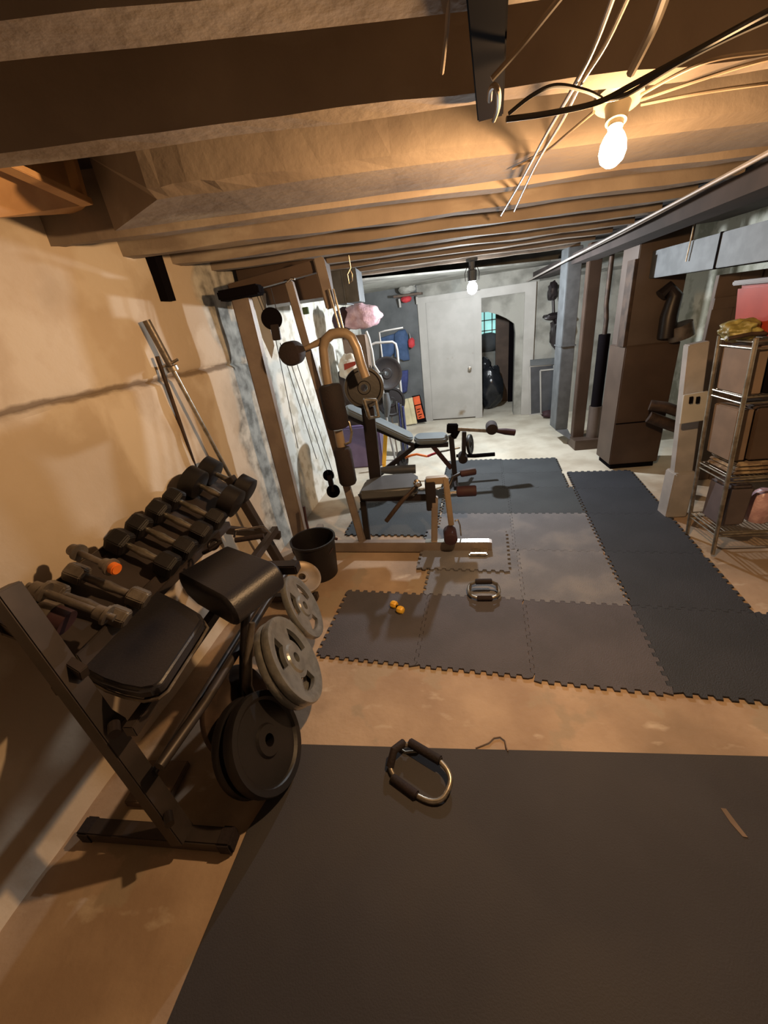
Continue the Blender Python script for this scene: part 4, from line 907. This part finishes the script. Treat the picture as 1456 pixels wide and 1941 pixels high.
MB().prism([AY(652, 690, 4.73), AY(676, 684, 4.73), AY(674, 692, 4.73), AY(653, 702, 4.73)], (0, -.006, 0)).build('red_band', 'red', wpb)
pk = thing('pink_bag', 'shiny pink plastic bag full of soft things on top of the carton', 'bag', AY(680, 622, 5.0))
q = AY(684, 600, 5.1); MB().ball(q, .16, (1.5, .9, .85), 4, .3, 1.8).build('body', 'pink', pk, smooth=True)
q = AY(652, 606, 5.1); MB().ball(q, .12, (1.1, .9, 1.1), 3, .3, 2).build('dark_fold', 'redfoam', pk, smooth=True)
ysl = thing('spirit_level', 'yellow metal stick standing upright beside the purple bin', 'stick', AY(730, 888, 4.6))
a, c = AY(731, 822, 4.75), AY(728, 880, 4.75)
MB().bar(a, c, .05, .03, (0, 1, 0)).build('bar', 'yellow', ysl, bevel=.003)
MB().box((a.x-.04, 4.74, 0), (a.x+.04, 4.80, .02)).build('foot', 'black', ysl)
MB().bar(Vector((c.x, 4.76, .01)), c, .045, .03, (0, 1, 0)).build('lower_bar', 'yellow', ysl, bevel=.003)
# pale tubular frames
YF = 5.35
tf = thing('tube_frame', 'tall white tubular metal frame standing behind the black plate', 'frame', AY(768, 805, YF))
e = AY(768, 806, YF); MB().tube([AY(700, 655, YF), AY(712, 650, YF), AY(744, 648, YF), AY(750, 652, YF), AY(753, 664, YF), AY(760, 740, YF), e], .016).build('outer_tube', 'white', tf, smooth=True)
MB().tube([e, Vector((e.x+.02, YF, .0))], .016).build('foot', 'white', tf)
MB().tube([AY(764, 621, YF), AY(730, 627, YF), AY(719, 630, YF), AY(722, 655, YF), AY(726, 690, YF), Vector((AY(726, 690, YF).x+.06, YF, 0))], .010).build('inner_tube', 'white', tf, smooth=True)
MB().tube([AY(748, 737, YF), AY(760, 737, YF)], .01).build('peg', 'white', tf)
pt = thing('plate_tree', 'pale metal plate tree with a curved arm beside the carton', 'plate tree', AY(712, 800, 5.0))
f0 = AY(722, 800, 5.1)
MB().tube([AY(694, 628, 5.0), AY(699, 640, 5.0), AY(705, 665, 5.0), AY(709, 692, 5.0), AY(718, 706, 5.0), AY(724, 720, 5.05), AY(728, 760, 5.1), AY(734, 800, 5.1), Vector((AY(734, 800, 5.1).x+.05, 5.1, 0))], .016).build('frame', 'white', pt, smooth=True)
MB().tube([AY(718, 709, 5.0), AY(731, 706, 4.9)], .014).build('peg', 'galv', pt, smooth=True)
MB().tube([AY(732, 745, 5.0), AY(735, 765, 5.0), AY(733, 790, 5.0)], [.03, .045, .03]).build('shiny_wrap', 'galv', pt, smooth=True)
wplate(AY(733, 708, 5.12), (.35, -1, .1), .20, .04, 'rubber', 'large black plate with a bright rim on the pale plate tree')
wplate(AY(742, 762, 5.25), (.45, -1, .1), .19, .05, 'rubber', 'black plate low on the plate tree, below the bright-rimmed one')
bp2 = thing('striped_boards', 'dark blue striped panels leaning against the white tube frame', 'panel', AY(760, 800, 5.3))
for k_ in range(4):
    a, c = AY(752+k_*4, 760+k_*3, 5.30), AY(757+k_*4, 806+k_*2, 5.30)
    MB().bar(a, Vector((c.x, 5.30, .02)), .018, .12, (0, 1, 0)).build('panel', 'navycloth' if k_ % 2 else 'galv', bp2)
# far wall goods
def farpt(px, py, off=.04):      # point on the far wall, standing off it by off
    n = Vector((.136, 1, 0)).normalized(); o_ = Vector((-.06, 7.13, 0))-n*off; r_ = ray(px, py); c0_ = Vector((0, 0, CH))
    return c0_+r_*((o_-c0_).dot(n)/r_.dot(n))
FN = Vector((.136, 1, 0)).normalized()
def farcard(pix, dep, m_, name, parent=None, off=.04, **k):
    b = MB(); b.prism([farpt(x, y, off) for x, y in pix], -FN*dep); return b.build(name, m_, parent, **k)
jk = thing('blue_jacket', 'blue cloth garment hanging on the grey far wall', 'garment', farpt(755, 683))
def cloth(pix, m_, name, par, off=.03, dep=.06):
    b = MB(); P0 = [farpt(x, y, off) for x, y in pix]; c = sum(P0, Vector())/len(P0)
    rings = [P0, [p.lerp(c, .03)-FN*dep*.6 for p in P0], [p.lerp(c, .18)-FN*dep for p in P0], [p.lerp(c, .6)-FN*dep*1.15 for p in P0]]
    b.quadstrip(rings); return b.build(name, m_, par, smooth=True)
cloth([(748, 632), (756, 626), (768, 624), (774, 636), (774, 660), (777, 682), (766, 684), (757, 680), (748, 676)], 'bluecloth', 'cloth', jk)
cloth([(722, 640), (748, 632), (748, 668), (730, 690), (722, 690)], 'bluecloth', 'dark_sleeve', jk, .03, .04)
nj = thing('navy_bag', 'navy blue cloth bag hanging below the blue garment', 'bag', farpt(767, 745))
cloth([(759, 703), (774, 701), (774, 720), (772, 742), (764, 746), (760, 742)], 'navycloth', 'cloth', nj)
q = farpt(780, 650, .08); rb = thing('red_pouch', 'small red pouch hanging right of the blue garment', 'pouch', q)
MB().ball(q, .07, (.8, .6, 1.1), 3, .2).build('body', 'redcloth', rb, smooth=True)
MB().tube([farpt(776, 632, .03), farpt(778, 640, .08), q], .006).build('cord', 'white', rb)
shf = thing('wall_shelf', 'small dark wooden shelf high on the grey far wall', 'shelf', farpt(768, 560))
a, c = farpt(748, 563, .12), farpt(800, 556, .12)
MB().bar(a, c, .2, .03).build('board', 'brownwood', shf)
MB().bar(farpt(757, 566, .1), farpt(759, 582, .05), .03, .03, (0, 1, 0)).build('bracket', 'white', shf)
MB().bar(farpt(790, 562, .1), farpt(791, 576, .05), .03, .03, (0, 1, 0)).build('bracket', 'white', shf)
q = farpt(770, 567, .12); b = MB(); b.ball(q, .07, (1.2, .8, .7), 3, .2); solo(b, 'cloth_cap', 'redcloth', 'red cap hanging under the small wall shelf', 'cap', smooth=True)
q = farpt(772, 548, .12); b = MB(); b.ball(q, .11, (1.25, .8, .6), 3, .25); solo(b, 'straw_hat', 'plaster', 'pale straw hat lying on the small wall shelf', 'hat', smooth=True)
# leaning boards with orange sign
bs = thing('leaning_boards', 'pair of cream boards leaning on the wall left of the white door', 'board', farpt(778, 800, .2))
farcard([(765, 757), (773, 755), (783, 803), (771, 805)], .02, 'signcream', 'board', bs, off=.28)
farcard([(774, 755), (782, 753), (791, 802), (783, 803)], .02, 'signcream', 'board', bs, off=.25)
sg = thing('orange_sign', 'orange sign with black edge and lettering leaning left of the white door', 'sign', farpt(795, 800, .2))
farcard([(781, 751), (796, 748), (809, 799), (792, 801)], .02, 'black', 'border', sg, off=.20)
farcard([(783, 753), (795, 750), (798, 765), (786, 768)], .006, 'signorange', 'upper_face', sg, off=.223)
farcard([(787, 770), (798, 767), (805, 792), (792, 795)], .006, 'signorange', 'lower_face', sg, off=.223)
b = MB()
for i, (x, y) in enumerate(((790, 776), (791, 781), (793, 786), (794, 791))):
    b.prism([farpt(x, y, .232), farpt(x+7-i % 2*2, y-2, .232), farpt(x+7-i % 2*2, y-.6, .232), farpt(x+.4, y+1.4, .232)], -FN*.002)
b.build('lettering', 'black', sg)
# screens to the right of the opening
s1 = thing('window_screen', 'white framed dark window screen leaning right of the opening', 'window screen', farpt(1025, 785, .1))
def framed(pix, off, par, wdt=.025):
    P0 = [farpt(x, y, off) for x, y in pix]
    b = MB(); b.prism(P0, -FN*.012); b.build('mesh_panel', 'screen', par)
    b = MB()
    for i in range(4): b.bar(P0[i]-FN*.012, P0[(i+1) % 4]-FN*.012, wdt, .03, tuple(FN))
    b.build('frame', 'white', par)
framed([(1004, 694), (1050, 690), (1050, 780), (1005, 786)], .05, s1)
s2 = thing('window_screen', 'smaller white framed screen leaning in front of the larger screen', 'window screen', farpt(1040, 783, .1))
framed([(1024, 702), (1054, 699), (1054, 780), (1025, 783)], .12, s2, .02)
s3 = thing('dark_board', 'dark grey board lying across the top of the leaning screens', 'board', farpt(1028, 685, .1))
farcard([(1005, 682), (1052, 678), (1052, 690), (1005, 693)], .04, 'greywall', 'board', s3, off=.06)
cg = thing('dark_coat', 'dark rumpled coat hanging beside the pale vertical duct', 'coat', farpt(1052, 650, .3))
for x, y, r_, sc in ((1048, 552, .10, (.7, .6, 1.2)), (1050, 600, .12, (1.2, .6, .45)), (1054, 630, .14, (.6, .6, 1.6))):
    MB().ball(farpt(x, y, .35), r_, sc, 3, .3).build('fold', 'blackmetal', cg, smooth=True)
MB().tube([farpt(1047, 540, .0), farpt(1048, 545, .30), farpt(1050, 600, .32)], .02).build('hook_strap', 'blackmetal', cg, smooth=True)
sho = farpt(1040, 790, .35); b = MB(); b.ball(Vector((sho.x, sho.y, .07)), .1, (1.1, .8, .6), 3, .25); solo(b, 'dark_shoe', 'redfoam', 'dark purple lump like an old shoe at the foot of the screens', 'shoe', smooth=True)
# inside the back room
bg = thing('bin_bag', 'shiny black rubbish bag on the floor inside the arched opening', 'bag', (1.1, 7.6, 0))
q = AY(928, 748, 7.6); MB().ball(Vector((q.x, 7.6, .40)), .3, (.8, .7, 1.32), 4, .22, 2).build('body', 'bag', bg, smooth=True)
q2 = AY(918, 705, 7.6); MB().ball(Vector((q2.x, 7.6, .80)), .12, (1, .8, 1), 3, .3, 3).build('knot', 'bag', bg, smooth=True)
wb = thing('plank', 'tall brown plank standing in the room beyond the opening', 'plank', (1.5, 8, 0))
a, c = AY(940, 617, 8.1), AY(963, 775, 8.1); MB().box((a.x, 8.1, 0), (c.x, 8.14, 1.68)).build('board', 'brownwood', wb, bevel=.003)
wb = thing('plank', 'narrow near-black plank right of the brown one in the back room', 'plank', (1.7, 8, 0))
a, c = AY(966, 625, 8.0), AY(976, 775, 8.0); MB().box((a.x, 8.0, 0), (c.x+.02, 8.05, 1.55)).build('board', 'black', wb, bevel=.003)
q = AY(924, 650, 9.1); b = MB(); b.ball(q, .24, (1.2, .6, .8), 3, .15); solo(b, 'grey_sack', 'greywall', 'grey rounded sack on the ledge below the glass block window', 'sack', smooth=True)
b = MB(); b.box((q.x-.5, 8.95, 0), (q.x+.35, 9.3, q.z-.17)); solo(b, 'stone_ledge', 'plaster', 'pale stone ledge under the glass block window', 'ledge', bevel=.01)
# white plastic sheet and green packet on the wall behind the gym
ps = thing('plastic_sheet', 'bright white sheet hung behind the top of the home gym', 'sheet', (-1.1, 3.25, 1.5))
P0 = [AY(475, 553, 3.2), AY(503, 556, 3.2), AY(507, 600, 3.2), AY(520, 655, 3.2), AY(515, 680, 3.2), AY(497, 640, 3.2)]
MB().prism(P0, (0, .006, 0)).build('sheet', 'white', ps)
a = AY(572, 583, 3.9); c = AY(585, 595, 3.9)
b = MB(); b.box((a.x, 3.9, c.z), (c.x, 3.94, a.z)); solo(b, 'green_packet', 'green', 'small green packet on the wall behind the gym pulley', 'packet', bevel=.004)
for o in list(bpy.data.objects):
    if '_w' in o.keys(): del o['_w']
